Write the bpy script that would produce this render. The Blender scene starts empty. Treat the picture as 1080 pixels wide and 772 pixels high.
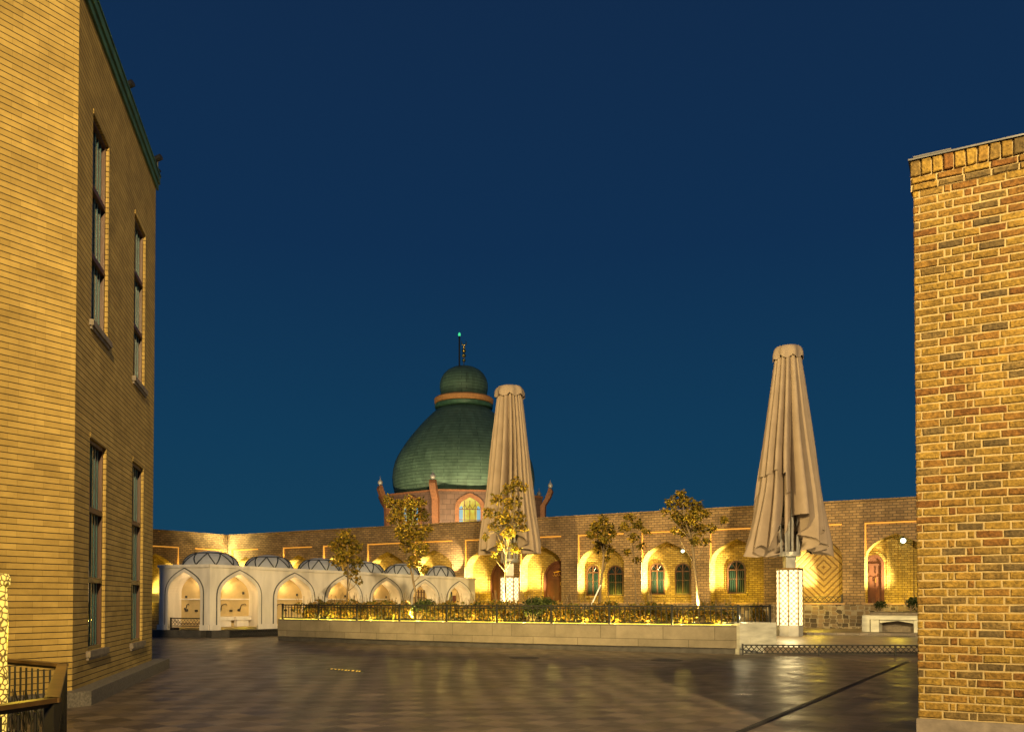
import bpy, bmesh, math, random
from mathutils import Vector, Matrix
R = math.radians
S = bpy.context.scene
COL = S.collection
rnd = random.Random(7)

# ------------------------------------------------------------------ camera
F, CX, HZ, TH, EYE = 900.0, 540.0, 632.0, R(1.2), 1.6
CY = HZ - F*math.tan(TH)
cam = bpy.data.cameras.new('camera'); camo = bpy.data.objects.new('camera', cam); COL.objects.link(camo)
camo.location = (0, 0, EYE); camo.rotation_euler = (R(90)+TH, 0, 0)
cam.sensor_width = 36; cam.lens = 36*F/1080; cam.shift_y = (CY-386)/1080
cam.clip_start = .05; cam.clip_end = 5000
S.camera = camo

# ------------------------------------------------------------------ view + sky
S.view_settings.view_transform = 'Standard'; S.view_settings.look = 'None'
S.view_settings.exposure = 0.0; S.view_settings.gamma = 1; S.view_settings.use_curve_mapping = False
W = bpy.data.worlds.new('World'); S.world = W; W.use_nodes = True
wn, wl = W.node_tree.nodes, W.node_tree.links; wn.clear()
SUN_EL, SUN_ROT = R(-5.0), R(180)
sky = wn.new('ShaderNodeTexSky'); sky.sky_type = 'NISHITA'; sky.sun_disc = False
sky.sun_elevation = SUN_EL; sky.sun_rotation = SUN_ROT; sky.ozone_density = 4; sky.air_density = 1; sky.dust_density = .3
# clear twilight: a deep blue that turns slightly lighter and greener towards the horizon
tc = wn.new('ShaderNodeTexCoord'); sp = wn.new('ShaderNodeSeparateXYZ'); rp = wn.new('ShaderNodeValToRGB')
wl.new(tc.outputs['Generated'], sp.inputs[0]); wl.new(sp.outputs['Z'], rp.inputs[0])
e = rp.color_ramp.elements
e[0].position = 0.0; e[0].color = (.0080, .0560, .1050, 1)
e[1].position = .62; e[1].color = (.0060, .0235, .0690, 1)
m_ = e.new(.18); m_.color = (.0056, .0440, .1000, 1)
m_ = e.new(.38); m_.color = (.0052, .0290, .0830, 1)
add = wn.new('ShaderNodeMixRGB'); add.blend_type = 'ADD'; add.inputs[0].default_value = .03
wl.new(rp.outputs[0], add.inputs[1]); wl.new(sky.outputs[0], add.inputs[2])
bg = wn.new('ShaderNodeBackground'); bg.inputs[1].default_value = 1.0
wo = wn.new('ShaderNodeOutputWorld')
wl.new(add.outputs[0], bg.inputs[0]); wl.new(bg.outputs[0], wo.inputs[0])

def lamp(name, typ, loc, energy, color, size=.1, aim=None, spot=None, blend=.5, spec=1.0):
    L = bpy.data.lights.new(name, typ); L.specular_factor = spec; L.energy = energy; L.color = color
    if typ in ('POINT', 'SPOT'): L.shadow_soft_size = size
    if typ == 'AREA': L.size = size
    if typ == 'SPOT': L.spot_size = R(spot or 60); L.spot_blend = blend
    o = bpy.data.objects.new(name, L); COL.objects.link(o); o.location = loc
    if aim is not None:
        o.rotation_euler = (Vector(aim)-Vector(loc)).to_track_quat('-Z', 'Y').to_euler()
    return o
sun = lamp('sun', 'SUN', (0, 0, 40), .06, (.55, .7, 1.0), aim=(0, 30, 0)); sun.data.angle = R(20)
AMBER = (1.0, .60, .13); WARM = (1.0, .66, .30); YEL = (1.0, .69, .045); SOFT = (1.0, .75, .48)
# floodlights of the square behind the camera, an added side lamp, a roof flood
lamp('square_floodlight', 'SPOT', (-2.5, -7, 7.0), 4300, (1.0, .62, .02), .25, (-7.4, 12, 2.8), 50, .6)
lamp('square_floodlight', 'SPOT', (-3.5, -3.5, 5.0), 120, (1.0, .66, .06), .2, (4.6, 7.2, 2.6), 52, .6)
lamp('square_floodlight', 'SPOT', (5, -15, 16), 98000, (1.0, .73, .33), .5, (3, 42, 3), 62, .8)
lamp('square_floodlight', 'SPOT', (0, -9, 10), 5200, (1.0, .64, .30), .5, (1, 14, 0), 75, .8)
lamp('square_floodlight', 'SPOT', (9.5, 21, 7), 900, (1.0, .86, .85), .4, (-7.5, 16.5, 5.5), 48, .8)  # unseen lamp, added to even out and whiten the left building's side
lamp('square_floodlight', 'SPOT', (-7.75, 19.95, 11.95), 17000, (1.0, .70, .24), .25, (6, 37, 3.5), 84, .8)

# ------------------------------------------------------------------ pixel -> place helpers
def ray(px, py):
    x, y = (px-CX)/F, (CY-py)/F
    return Vector((x, math.cos(TH)-y*math.sin(TH), math.sin(TH)+y*math.cos(TH)))
def at(px, py, Y):
    d = ray(px, py); return Vector((0, 0, EYE)) + d*(Y/d.y)
def ground(px, py, z=0.0):
    d = ray(px, py); return Vector((0, 0, EYE)) + d*((z-EYE)/d.z)

class Frame:
    """a vertical plane: s along it, d inward (away from the viewer's side), z up"""
    def __init__(s, a, b, flip=False):
        s.o = Vector((a[0], a[1], 0)); s.u = (Vector((b[0], b[1], 0))-s.o); s.len = s.u.length; s.u.normalize()
        s.n = Vector((-s.u.y, s.u.x, 0))
        if flip: s.n = -s.n
    def p(s, a, d, z): return s.o + s.u*a + s.n*d + Vector((0, 0, z))
    def hit(s, px, py, d=0.0):
        r = ray(px, py); c = Vector((0, 0, EYE)); t = ((s.o+s.n*d-c).dot(s.n))/r.dot(s.n)
        q = c + r*t; return (q-s.o).dot(s.u), q.z

class MB:
    def __init__(s, fr=None): s.v, s.f, s.fr = [], [], fr
    def P(s, q): return s.fr.p(*q) if s.fr else Vector(q)
    def poly(s, pts):
        n = len(s.v); s.v += [s.P(q) for q in pts]; s.f.append(tuple(range(n, n+len(pts)))); return s
    def mesh(s, vs, fs):
        n = len(s.v); s.v += [s.P(q) for q in vs]; s.f += [tuple(i+n for i in f) for f in fs]; return s
    def box(s, a, b):
        x0, y0, z0 = a; x1, y1, z1 = b
        return s.mesh([(x0,y0,z0),(x1,y0,z0),(x1,y1,z0),(x0,y1,z0),(x0,y0,z1),(x1,y0,z1),(x1,y1,z1),(x0,y1,z1)],
                      [(0,3,2,1),(4,5,6,7),(0,1,5,4),(1,2,6,5),(2,3,7,6),(3,0,4,7)])
    def prism(s, pts, z0, z1):
        n = len(pts); vs = [(x, y, z0) for x, y in pts]+[(x, y, z1) for x, y in pts]
        return s.mesh(vs, [tuple(range(n-1, -1, -1)), tuple(range(n, 2*n))]+[(i, (i+1) % n, (i+1) % n+n, i+n) for i in range(n)])
    def tube(s, pts, r, seg=6, r1=None, cap=True):
        pts = [s.P(p) for p in pts]; n = len(pts); rings = []
        for i, p in enumerate(pts):
            t = (pts[min(i+1, n-1)]-pts[max(i-1, 0)]).normalized()
            a = t.cross(Vector((0, 0, 1)));
            if a.length < .05: a = t.cross(Vector((1, 0, 0)))
            a.normalize(); b = t.cross(a)
            if isinstance(r, (list, tuple)): rr = r[i]
            else: rr = r if r1 is None else r+(r1-r)*i/(n-1)
            rings.append([p+a*(rr*math.cos(2*math.pi*k/seg))+b*(rr*math.sin(2*math.pi*k/seg)) for k in range(seg)])
        n0 = len(s.v)
        for q in rings: s.v += q
        for i in range(n-1):
            for k in range(seg):
                s.f.append((n0+i*seg+k, n0+i*seg+(k+1) % seg, n0+(i+1)*seg+(k+1) % seg, n0+(i+1)*seg+k))
        if cap:
            s.f.append(tuple(n0+k for k in range(seg-1, -1, -1))); s.f.append(tuple(n0+(n-1)*seg+k for k in range(seg)))
        return s
    def lathe(s, c, prof, seg=24, phase=0.0):
        n0 = len(s.v); c = Vector(c)
        for r, z in prof:
            for k in range(seg):
                a = 2*math.pi*k/seg+phase; s.v.append(c+Vector((r*math.cos(a), r*math.sin(a), z)))
        for i in range(len(prof)-1):
            for k in range(seg):
                s.f.append((n0+i*seg+k, n0+i*seg+(k+1) % seg, n0+(i+1)*seg+(k+1) % seg, n0+(i+1)*seg+k))
        s.f.append(tuple(n0+k for k in range(seg-1, -1, -1))); s.f.append(tuple(n0+(len(prof)-1)*seg+k for k in range(seg)))
        return s
    def build(s, name, mat, parent=None, smooth=False, uv0=(0, 0), merge=False, base=None):
        off = Vector((0, 0, 0)); par = parent
        while par is not None: off += par.location; par = par.parent
        if parent is None and base is not None: off = Vector(base)
        me = bpy.data.meshes.new(name); me.from_pydata([v-off for v in s.v], [], s.f)
        if merge:
            bm = bmesh.new(); bm.from_mesh(me); bmesh.ops.remove_doubles(bm, verts=bm.verts, dist=1e-4)
            bmesh.ops.recalc_face_normals(bm, faces=bm.faces); bm.to_mesh(me); bm.free()
        uv = me.uv_layers.new(name='UVMap')
        for p in me.polygons:
            n = p.normal
            if abs(n.z) < .7:
                t = Vector((-n.y, n.x, 0)); t.normalize()
                # the same wall plane always gets the same sense of u
                if t.x < -1e-6 or (abs(t.x) < 1e-6 and t.y < 0): t = -t
                for li in p.loop_indices:
                    q = me.vertices[me.loops[li].vertex_index].co+off; uv.data[li].uv = (q.dot(t)-uv0[0], q.z-uv0[1])
            else:
                for li in p.loop_indices:
                    q = me.vertices[me.loops[li].vertex_index].co+off; uv.data[li].uv = (q.x-uv0[0], q.y-uv0[1])
        if smooth:
            for p in me.polygons: p.use_smooth = True
        me.materials.append(mat); me.update()
        o = bpy.data.objects.new(name, me); COL.objects.link(o)
        if parent is not None: o.parent = parent
        elif base is not None: o.location = base
        return o
def tag(o, label, cat, group=None, kind=None):
    if label: o['label'] = label
    if cat: o['category'] = cat
    if group: o['group'] = group
    if kind: o['kind'] = kind
    return o
def thing(name, label, cat, loc=(0, 0, 0), group=None):
    o = bpy.data.objects.new(name, None); COL.objects.link(o); o.location = loc; o.empty_display_size = .3
    return tag(o, label, cat, group)
def copy_tree(o, parent=None):
    c = o.copy(); COL.objects.link(c)
    if parent is not None: c.parent = parent
    for ch in [x for x in o.children]: copy_tree(ch, c)
    return c

# ------------------------------------------------------------------ materials
def newmat(name):
    m = bpy.data.materials.new(name); m.use_nodes = True
    nt = m.node_tree; b = nt.nodes['Principled BSDF']; return m, nt.nodes, nt.links, b
def ramp2(n, l, src, c0, c1, p0=.3, p1=.7):
    r = n.new('ShaderNodeValToRGB'); r.color_ramp.elements[0].position = p0; r.color_ramp.elements[1].position = p1
    r.color_ramp.elements[0].color = (*c0, 1); r.color_ramp.elements[1].color = (*c1, 1); l.new(src, r.inputs[0]); return r
def mul(c, k): return tuple(min(1, x*k) for x in c)
def plain(name, c, rough=.6, var=.18, scale=4, bump=.0, metal=0.0, stretch=(1, 1, 1), bscale=None, spec=.5):
    m, n, l, b = newmat(name)
    t = n.new('ShaderNodeTexCoord'); mp = n.new('ShaderNodeMapping'); mp.inputs['Scale'].default_value = stretch
    l.new(t.outputs['Object'], mp.inputs[0])
    nz = n.new('ShaderNodeTexNoise'); nz.inputs['Scale'].default_value = scale; nz.inputs['Detail'].default_value = 6
    l.new(mp.outputs[0], nz.inputs[0])
    r = ramp2(n, l, nz.outputs[0], mul(c, 1-var), mul(c, 1+var)); l.new(r.outputs[0], b.inputs['Base Color'])
    b.inputs['Roughness'].default_value = rough; b.inputs['Metallic'].default_value = metal
    b.inputs['Specular IOR Level'].default_value = spec
    if bump:
        n2 = n.new('ShaderNodeTexNoise'); n2.inputs['Scale'].default_value = bscale or scale*6; n2.inputs['Detail'].default_value = 4
        l.new(mp.outputs[0], n2.inputs[0])
        bp = n.new('ShaderNodeBump'); bp.inputs['Strength'].default_value = bump; bp.inputs['Distance'].default_value = .02
        l.new(n2.outputs[0], bp.inputs['Height']); l.new(bp.outputs[0], b.inputs['Normal'])
    return m
def brickmat(name, c1, c2, mortar, bw, bh, ms, rough=.85, bump=.5, dirt=.25, dist=.01, offset=.5):
    m, n, l, b = newmat(name)
    uv = n.new('ShaderNodeUVMap'); uv.uv_map = 'UVMap'
    br = n.new('ShaderNodeTexBrick'); br.offset = offset
    for k, v in (('Color1', (*c1, 1)), ('Color2', (*c2, 1)), ('Mortar', (*mortar, 1)), ('Scale', 1.0), ('Mortar Size', ms),
                 ('Mortar Smooth', .2), ('Bias', 0.0), ('Brick Width', bw), ('Row Height', bh)):
        br.inputs[k].default_value = v
    l.new(uv.outputs[0], br.inputs['Vector'])
    nz = n.new('ShaderNodeTexNoise'); nz.inputs['Scale'].default_value = .8; nz.inputs['Detail'].default_value = 8; nz.inputs['Roughness'].default_value = .7
    l.new(uv.outputs[0], nz.inputs[0])
    r = ramp2(n, l, nz.outputs[0], (1-dirt,)*3, (1+dirt*.4,)*3, .3, .68)
    mx = n.new('ShaderNodeMixRGB'); mx.blend_type = 'MULTIPLY'; mx.inputs[0].default_value = 1
    l.new(br.outputs[0], mx.inputs[1]); l.new(r.outputs[0], mx.inputs[2]); l.new(mx.outputs[0], b.inputs['Base Color'])
    b.inputs['Roughness'].default_value = rough; b.inputs['Specular IOR Level'].default_value = .25
    if bump:
        n2 = n.new('ShaderNodeTexNoise'); n2.inputs['Scale'].default_value = 45; l.new(uv.outputs[0], n2.inputs[0])
        ad = n.new('ShaderNodeMath'); ad.operation = 'MULTIPLY_ADD'; ad.inputs[1].default_value = -1.0
        l.new(br.outputs['Fac'], ad.inputs[0]); l.new(n2.outputs[0], ad.inputs[2])
        bp = n.new('ShaderNodeBump'); bp.inputs['Strength'].default_value = bump; bp.inputs['Distance'].default_value = dist
        l.new(ad.outputs[0], bp.inputs['Height']); l.new(bp.outputs[0], b.inputs['Normal'])
    return m
def emit(name, c, k, bk=.8):
    m, n, l, b = newmat(name); b.inputs['Base Color'].default_value = (*mul(c, bk), 1)
    b.inputs['Emission Color'].default_value = (*c, 1); b.inputs['Emission Strength'].default_value = k; return m
def clad(name, c1, c2, joint):
    """long thin cladding bricks: dark bed joints, hardly visible upright joints"""
    m, n, l, b = newmat(name)
    uv = n.new('ShaderNodeUVMap'); uv.uv_map = 'UVMap'; sx = n.new('ShaderNodeSeparateXYZ'); l.new(uv.outputs[0], sx.inputs[0])
    br = n.new('ShaderNodeTexBrick'); br.offset = .37; br.offset_frequency = 2
    for k, v in (('Color1', (*c1, 1)), ('Color2', (*c2, 1)), ('Mortar', (*mul(c2, .80), 1)), ('Scale', 1.0), ('Mortar Size', .003),
                 ('Mortar Smooth', .3), ('Bias', -.1), ('Brick Width', .38), ('Row Height', .0925)):
        br.inputs[k].default_value = v
    l.new(uv.outputs[0], br.inputs['Vector'])
    dv = n.new('ShaderNodeMath'); dv.operation = 'DIVIDE'; dv.inputs[1].default_value = .0925; l.new(sx.outputs['Y'], dv.inputs[0])
    fr = n.new('ShaderNodeMath'); fr.operation = 'FRACT'; l.new(dv.outputs[0], fr.inputs[0])
    pp = n.new('ShaderNodeMath'); pp.operation = 'PINGPONG'; pp.inputs[1].default_value = .5; l.new(fr.outputs[0], pp.inputs[0])
    lt = n.new('ShaderNodeMapRange'); lt.inputs[1].default_value = .035; lt.inputs[2].default_value = .085; l.new(pp.outputs[0], lt.inputs[0])
    nz = n.new('ShaderNodeTexNoise'); nz.inputs['Scale'].default_value = 1.3; nz.inputs['Detail'].default_value = 9; nz.inputs['Roughness'].default_value = .72
    l.new(uv.outputs[0], nz.inputs[0]); r = ramp2(n, l, nz.outputs[0], (.66, .63, .60), (1.15, 1.13, 1.1), .28, .66)
    mx = n.new('ShaderNodeMixRGB'); mx.blend_type = 'MULTIPLY'; mx.inputs[0].default_value = 1
    l.new(br.outputs[0], mx.inputs[1]); l.new(r.outputs[0], mx.inputs[2])
    mj = n.new('ShaderNodeMixRGB'); mj.inputs[1].default_value = (*joint, 1); l.new(lt.outputs[0], mj.inputs[0]); l.new(mx.outputs[0], mj.inputs[2])
    l.new(mj.outputs[0], b.inputs['Base Color']); b.inputs['Roughness'].default_value = .75; b.inputs['Specular IOR Level'].default_value = .25
    n2 = n.new('ShaderNodeTexNoise'); n2.inputs['Scale'].default_value = 30; l.new(uv.outputs[0], n2.inputs[0])
    ad = n.new('ShaderNodeMath'); ad.operation = 'MULTIPLY_ADD'; ad.inputs[1].default_value = .25; l.new(n2.outputs[0], ad.inputs[0]); l.new(lt.outputs[0], ad.inputs[2])
    bp = n.new('ShaderNodeBump'); bp.inputs['Strength'].default_value = .7; bp.inputs['Distance'].default_value = .012
    l.new(ad.outputs[0], bp.inputs['Height']); l.new(bp.outputs[0], b.inputs['Normal'])
    return m
def island(name, stops, rough=.85, bump=.3, bscale=60, transl=0.0, nvar=.2):
    """colour by loose piece (one brick, one leaf) from a ramp"""
    m, n, l, b = newmat(name)
    g = n.new('ShaderNodeNewGeometry'); r = n.new('ShaderNodeValToRGB'); r.color_ramp.interpolation = 'LINEAR'
    el = r.color_ramp.elements
    el[0].position, el[0].color = stops[0][0], (*stops[0][1], 1); el[1].position, el[1].color = stops[-1][0], (*stops[-1][1], 1)
    for p, c in stops[1:-1]: q = el.new(p); q.color = (*c, 1)
    l.new(g.outputs['Random Per Island'], r.inputs[0])
    t = n.new('ShaderNodeTexCoord'); nz = n.new('ShaderNodeTexNoise'); nz.inputs['Scale'].default_value = bscale*.5; nz.inputs['Detail'].default_value = 5
    l.new(t.outputs['Object'], nz.inputs[0]); rr = ramp2(n, l, nz.outputs[0], (1-nvar,)*3, (1+nvar*.5,)*3)
    mx = n.new('ShaderNodeMixRGB'); mx.blend_type = 'MULTIPLY'; mx.inputs[0].default_value = 1
    l.new(r.outputs[0], mx.inputs[1]); l.new(rr.outputs[0], mx.inputs[2]); l.new(mx.outputs[0], b.inputs['Base Color'])
    if bump:
        ng = n.new('ShaderNodeTexNoise'); ng.inputs['Scale'].default_value = 1.6; ng.inputs['Detail'].default_value = 8; ng.inputs['Roughness'].default_value = .7; l.new(t.outputs['Object'], ng.inputs[0])
        rg = ramp2(n, l, ng.outputs[0], (.62, .60, .58), (1.12, 1.1, 1.06), .32, .62); mg = n.new('ShaderNodeMixRGB'); mg.blend_type = 'MULTIPLY'; mg.inputs[0].default_value = 1
        l.new(mx.outputs[0], mg.inputs[1]); l.new(rg.outputs[0], mg.inputs[2]); l.new(mg.outputs[0], b.inputs['Base Color'])
    b.inputs['Roughness'].default_value = rough; b.inputs['Specular IOR Level'].default_value = .25
    if bump:
        n2 = n.new('ShaderNodeTexNoise'); n2.inputs['Scale'].default_value = bscale; n2.inputs['Detail'].default_value = 5; l.new(t.outputs['Object'], n2.inputs[0])
        bp = n.new('ShaderNodeBump'); bp.inputs['Strength'].default_value = bump; bp.inputs['Distance'].default_value = .01
        l.new(n2.outputs[0], bp.inputs['Height']); l.new(bp.outputs[0], b.inputs['Normal'])
    if transl:
        tr = n.new('ShaderNodeBsdfTranslucent'); l.new(mx.outputs[0], tr.inputs[0]); ms = n.new('ShaderNodeMixShader'); ms.inputs[0].default_value = transl
        l.new(b.outputs[0], ms.inputs[1]); l.new(tr.outputs[0], ms.inputs[2])
        l.new(ms.outputs[0], n['Material Output'].inputs[0])
    return m
def rubble(name):
    m, n, l, b = newmat(name)
    uv = n.new('ShaderNodeUVMap'); uv.uv_map = 'UVMap'; mp = n.new('ShaderNodeMapping'); mp.inputs['Scale'].default_value = (3.6, 5.2, 1); l.new(uv.outputs[0], mp.inputs[0])
    v1 = n.new('ShaderNodeTexVoronoi'); v1.distance = 'CHEBYCHEV'; v1.inputs['Scale'].default_value = 1; v1.inputs['Randomness'].default_value = .55; l.new(mp.outputs[0], v1.inputs[0])
    v2 = n.new('ShaderNodeTexVoronoi'); v2.feature = 'F2'; v2.distance = 'CHEBYCHEV'; v2.inputs['Randomness'].default_value = .55; v2.inputs['Scale'].default_value = 1; l.new(mp.outputs[0], v2.inputs[0])
    df = n.new('ShaderNodeMath'); df.operation = 'SUBTRACT'; l.new(v2.outputs['Distance'], df.inputs[0]); l.new(v1.outputs['Distance'], df.inputs[1])
    st = n.new('ShaderNodeMapRange'); st.inputs[1].default_value = .05; st.inputs[2].default_value = .12; l.new(df.outputs[0], st.inputs[0])
    sx = n.new('ShaderNodeSeparateXYZ'); l.new(v1.outputs['Color'], sx.inputs[0]); r = ramp2(n, l, sx.outputs[0], (.06, .045, .03), (.24, .17, .10), .05, .95)
    mx = n.new('ShaderNodeMixRGB'); mx.inputs[1].default_value = (.30, .25, .18, 1); l.new(st.outputs[0], mx.inputs[0]); l.new(r.outputs[0], mx.inputs[2])
    l.new(mx.outputs[0], b.inputs['Base Color']); b.inputs['Roughness'].default_value = .9
    bp = n.new('ShaderNodeBump'); bp.inputs['Strength'].default_value = .6; bp.inputs['Distance'].default_value = .03
    l.new(st.outputs[0], bp.inputs['Height']); l.new(bp.outputs[0], b.inputs['Normal']); return m
def paving(name, c0, c1, tile, rot, rough0=.22, rough1=.5):
    m, n, l, b = newmat(name)
    t = n.new('ShaderNodeTexCoord'); mp = n.new('ShaderNodeMapping'); mp.inputs['Rotation'].default_value = (0, 0, rot); l.new(t.outputs['Object'], mp.inputs[0])
    ck = n.new('ShaderNodeTexChecker'); ck.inputs['Scale'].default_value = 1/tile; ck.inputs[1].default_value = (*c0, 1); ck.inputs[2].default_value = (*c1, 1)
    l.new(mp.outputs[0], ck.inputs[0])
    br = n.new('ShaderNodeTexBrick'); br.offset = 0
    for k, v in (('Color1', (1, 1, 1, 1)), ('Color2', (.62, .61, .60, 1)), ('Mortar', (.45, .45, .45, 1)), ('Scale', 1.0), ('Mortar Size', .006), ('Brick Width', tile), ('Row Height', tile)):
        br.inputs[k].default_value = v
    l.new(mp.outputs[0], br.inputs[0])
    m1 = n.new('ShaderNodeMixRGB'); m1.blend_type = 'MULTIPLY'; m1.inputs[0].default_value = 1; l.new(ck.outputs[0], m1.inputs[1]); l.new(br.outputs[0], m1.inputs[2])
    nz = n.new('ShaderNodeTexNoise'); nz.inputs['Scale'].default_value = .35; nz.inputs['Detail'].default_value = 9; nz.inputs['Roughness'].default_value = .65
    l.new(t.outputs['Object'], nz.inputs[0]); r = ramp2(n, l, nz.outputs[0], (.62, .62, .64), (1.15, 1.12, 1.08), .32, .66)
    m2 = n.new('ShaderNodeMixRGB'); m2.blend_type = 'MULTIPLY'; m2.inputs[0].default_value = 1; l.new(m1.outputs[0], m2.inputs[1]); l.new(r.outputs[0], m2.inputs[2])
    l.new(m2.outputs[0], b.inputs['Base Color'])
    n3 = n.new('ShaderNodeTexNoise'); n3.inputs['Scale'].default_value = 1.7; n3.inputs['Detail'].default_value = 7; l.new(t.outputs['Object'], n3.inputs[0])
    ad = n.new('ShaderNodeMixRGB'); ad.inputs[0].default_value = .4; l.new(n3.outputs[0], ad.inputs[1]); l.new(br.outputs[0], ad.inputs[2])
    mr = n.new('ShaderNodeMapRange'); mr.inputs[1].default_value = .3; mr.inputs[2].default_value = .8; mr.inputs[3].default_value = rough0; mr.inputs[4].default_value = rough1
    l.new(ad.outputs[0], mr.inputs[0]); l.new(mr.outputs[0], b.inputs['Roughness'])
    n4 = n.new('ShaderNodeTexNoise'); n4.inputs['Scale'].default_value = 9; n4.inputs['Detail'].default_value = 7; l.new(t.outputs['Object'], n4.inputs[0])
    bp = n.new('ShaderNodeBump'); b.inputs['Specular IOR Level'].default_value = .4; bp.inputs['Strength'].default_value = .4; bp.inputs['Distance'].default_value = .012
    l.new(n4.outputs[0], bp.inputs['Height']); l.new(bp.outputs[0], b.inputs['Normal']); return m
def panelmat(name):
    """lamp panels: warm white light behind a pierced lattice"""
    m, n, l, b = newmat(name)
    uv = n.new('ShaderNodeUVMap'); uv.uv_map = 'UVMap'; mp = n.new('ShaderNodeMapping'); mp.inputs['Rotation'].default_value = (0, 0, R(45)); mp.inputs['Scale'].default_value = (7.3, 7.3, 1); l.new(uv.outputs[0], mp.inputs[0])
    v = n.new('ShaderNodeTexVoronoi'); v.inputs['Randomness'].default_value = 0; v.inputs['Scale'].default_value = 1; l.new(mp.outputs[0], v.inputs[0])
    r = n.new('ShaderNodeMapRange'); r.inputs[1].default_value = .36; r.inputs[2].default_value = .52; r.inputs[3].default_value = 2.4; r.inputs[4].default_value = .45; l.new(v.outputs['Distance'], r.inputs[0])
    b.inputs['Base Color'].default_value = (.12, .09, .05, 1); b.inputs['Emission Color'].default_value = (1, .76, .36, 1)
    l.new(r.outputs[0], b.inputs['Emission Strength']); return m
def pierced(name):
    m, n, l, b = newmat(name)
    t = n.new('ShaderNodeTexCoord'); v = n.new('ShaderNodeTexVoronoi'); v.feature = 'DISTANCE_TO_EDGE'; v.inputs['Scale'].default_value = 22; l.new(t.outputs['Object'], v.inputs[0])
    r = n.new('ShaderNodeMapRange'); r.inputs[1].default_value = .06; r.inputs[2].default_value = .16; r.inputs[3].default_value = .0; r.inputs[4].default_value = 1.25; l.new(v.outputs['Distance'], r.inputs[0])
    b.inputs['Base Color'].default_value = (.25, .18, .07, 1); b.inputs['Emission Color'].default_value = (1, .68, .12, 1); l.new(r.outputs[0], b.inputs['Emission Strength']); return m
def diamond(name, c0, c1, pitch):
    m, n, l, b = newmat(name)
    uv = n.new('ShaderNodeUVMap'); uv.uv_map = 'UVMap'; sx = n.new('ShaderNodeSeparateXYZ'); l.new(uv.outputs[0], sx.inputs[0])
    ax = n.new('ShaderNodeMath'); ax.operation = 'ABSOLUTE'; l.new(sx.outputs[0], ax.inputs[0])
    ay = n.new('ShaderNodeMath'); ay.operation = 'ABSOLUTE'; l.new(sx.outputs[1], ay.inputs[0])
    sm = n.new('ShaderNodeMath'); sm.operation = 'ADD'; l.new(ax.outputs[0], sm.inputs[0]); l.new(ay.outputs[0], sm.inputs[1])
    dv = n.new('ShaderNodeMath'); dv.operation = 'DIVIDE'; dv.inputs[1].default_value = pitch; l.new(sm.outputs[0], dv.inputs[0])
    fr = n.new('ShaderNodeMath'); fr.operation = 'FRACT'; l.new(dv.outputs[0], fr.inputs[0])
    st = n.new('ShaderNodeMapRange'); st.inputs[1].default_value = .22; st.inputs[2].default_value = .36; l.new(fr.outputs[0], st.inputs[0])
    br = n.new('ShaderNodeTexBrick')
    for k, vv in (('Color1', (*c1, 1)), ('Color2', (*mul(c1, .75), 1)), ('Mortar', (*mul(c1, .55), 1)), ('Scale', 1.0), ('Mortar Size', .006), ('Brick Width', .2), ('Row Height', .07)): br.inputs[k].default_value = vv
    l.new(uv.outputs[0], br.inputs[0])
    mx = n.new('ShaderNodeMixRGB'); mx.inputs[1].default_value = (*c0, 1); l.new(st.outputs[0], mx.inputs[0]); l.new(br.outputs[0], mx.inputs[2]); l.new(mx.outputs[0], b.inputs['Base Color'])
    b.inputs['Roughness'].default_value = .85
    bp = n.new('ShaderNodeBump'); bp.inputs['Strength'].default_value = .8; bp.inputs['Distance'].default_value = .03; l.new(st.outputs[0], bp.inputs['Height']); l.new(bp.outputs[0], b.inputs['Normal'])
    return m
def domemat(name):
    """courses of green copper sheets"""
    return brickmat(name, (.105, .185, .135), (.085, .155, .115), (.035, .07, .055), 2.6, .27, .022, rough=.55, bump=.35, dirt=.4, dist=.02)
def stained(name):
    m, n, l, b = newmat(name)
    uv = n.new('ShaderNodeUVMap'); uv.uv_map = 'UVMap'; nz = n.new('ShaderNodeTexNoise'); nz.inputs['Scale'].default_value = 2.2; l.new(uv.outputs[0], nz.inputs[0])
    r = ramp2(n, l, nz.outputs[0], (.62, .42, .02), (.66, .62, .05), .4, .6); l.new(r.outputs[0], b.inputs['Emission Color']); b.inputs['Emission Strength'].default_value = .95
    b.inputs['Base Color'].default_value = (.02, .02, .02, 1); b.inputs['Roughness'].default_value = .2; return m

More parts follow.
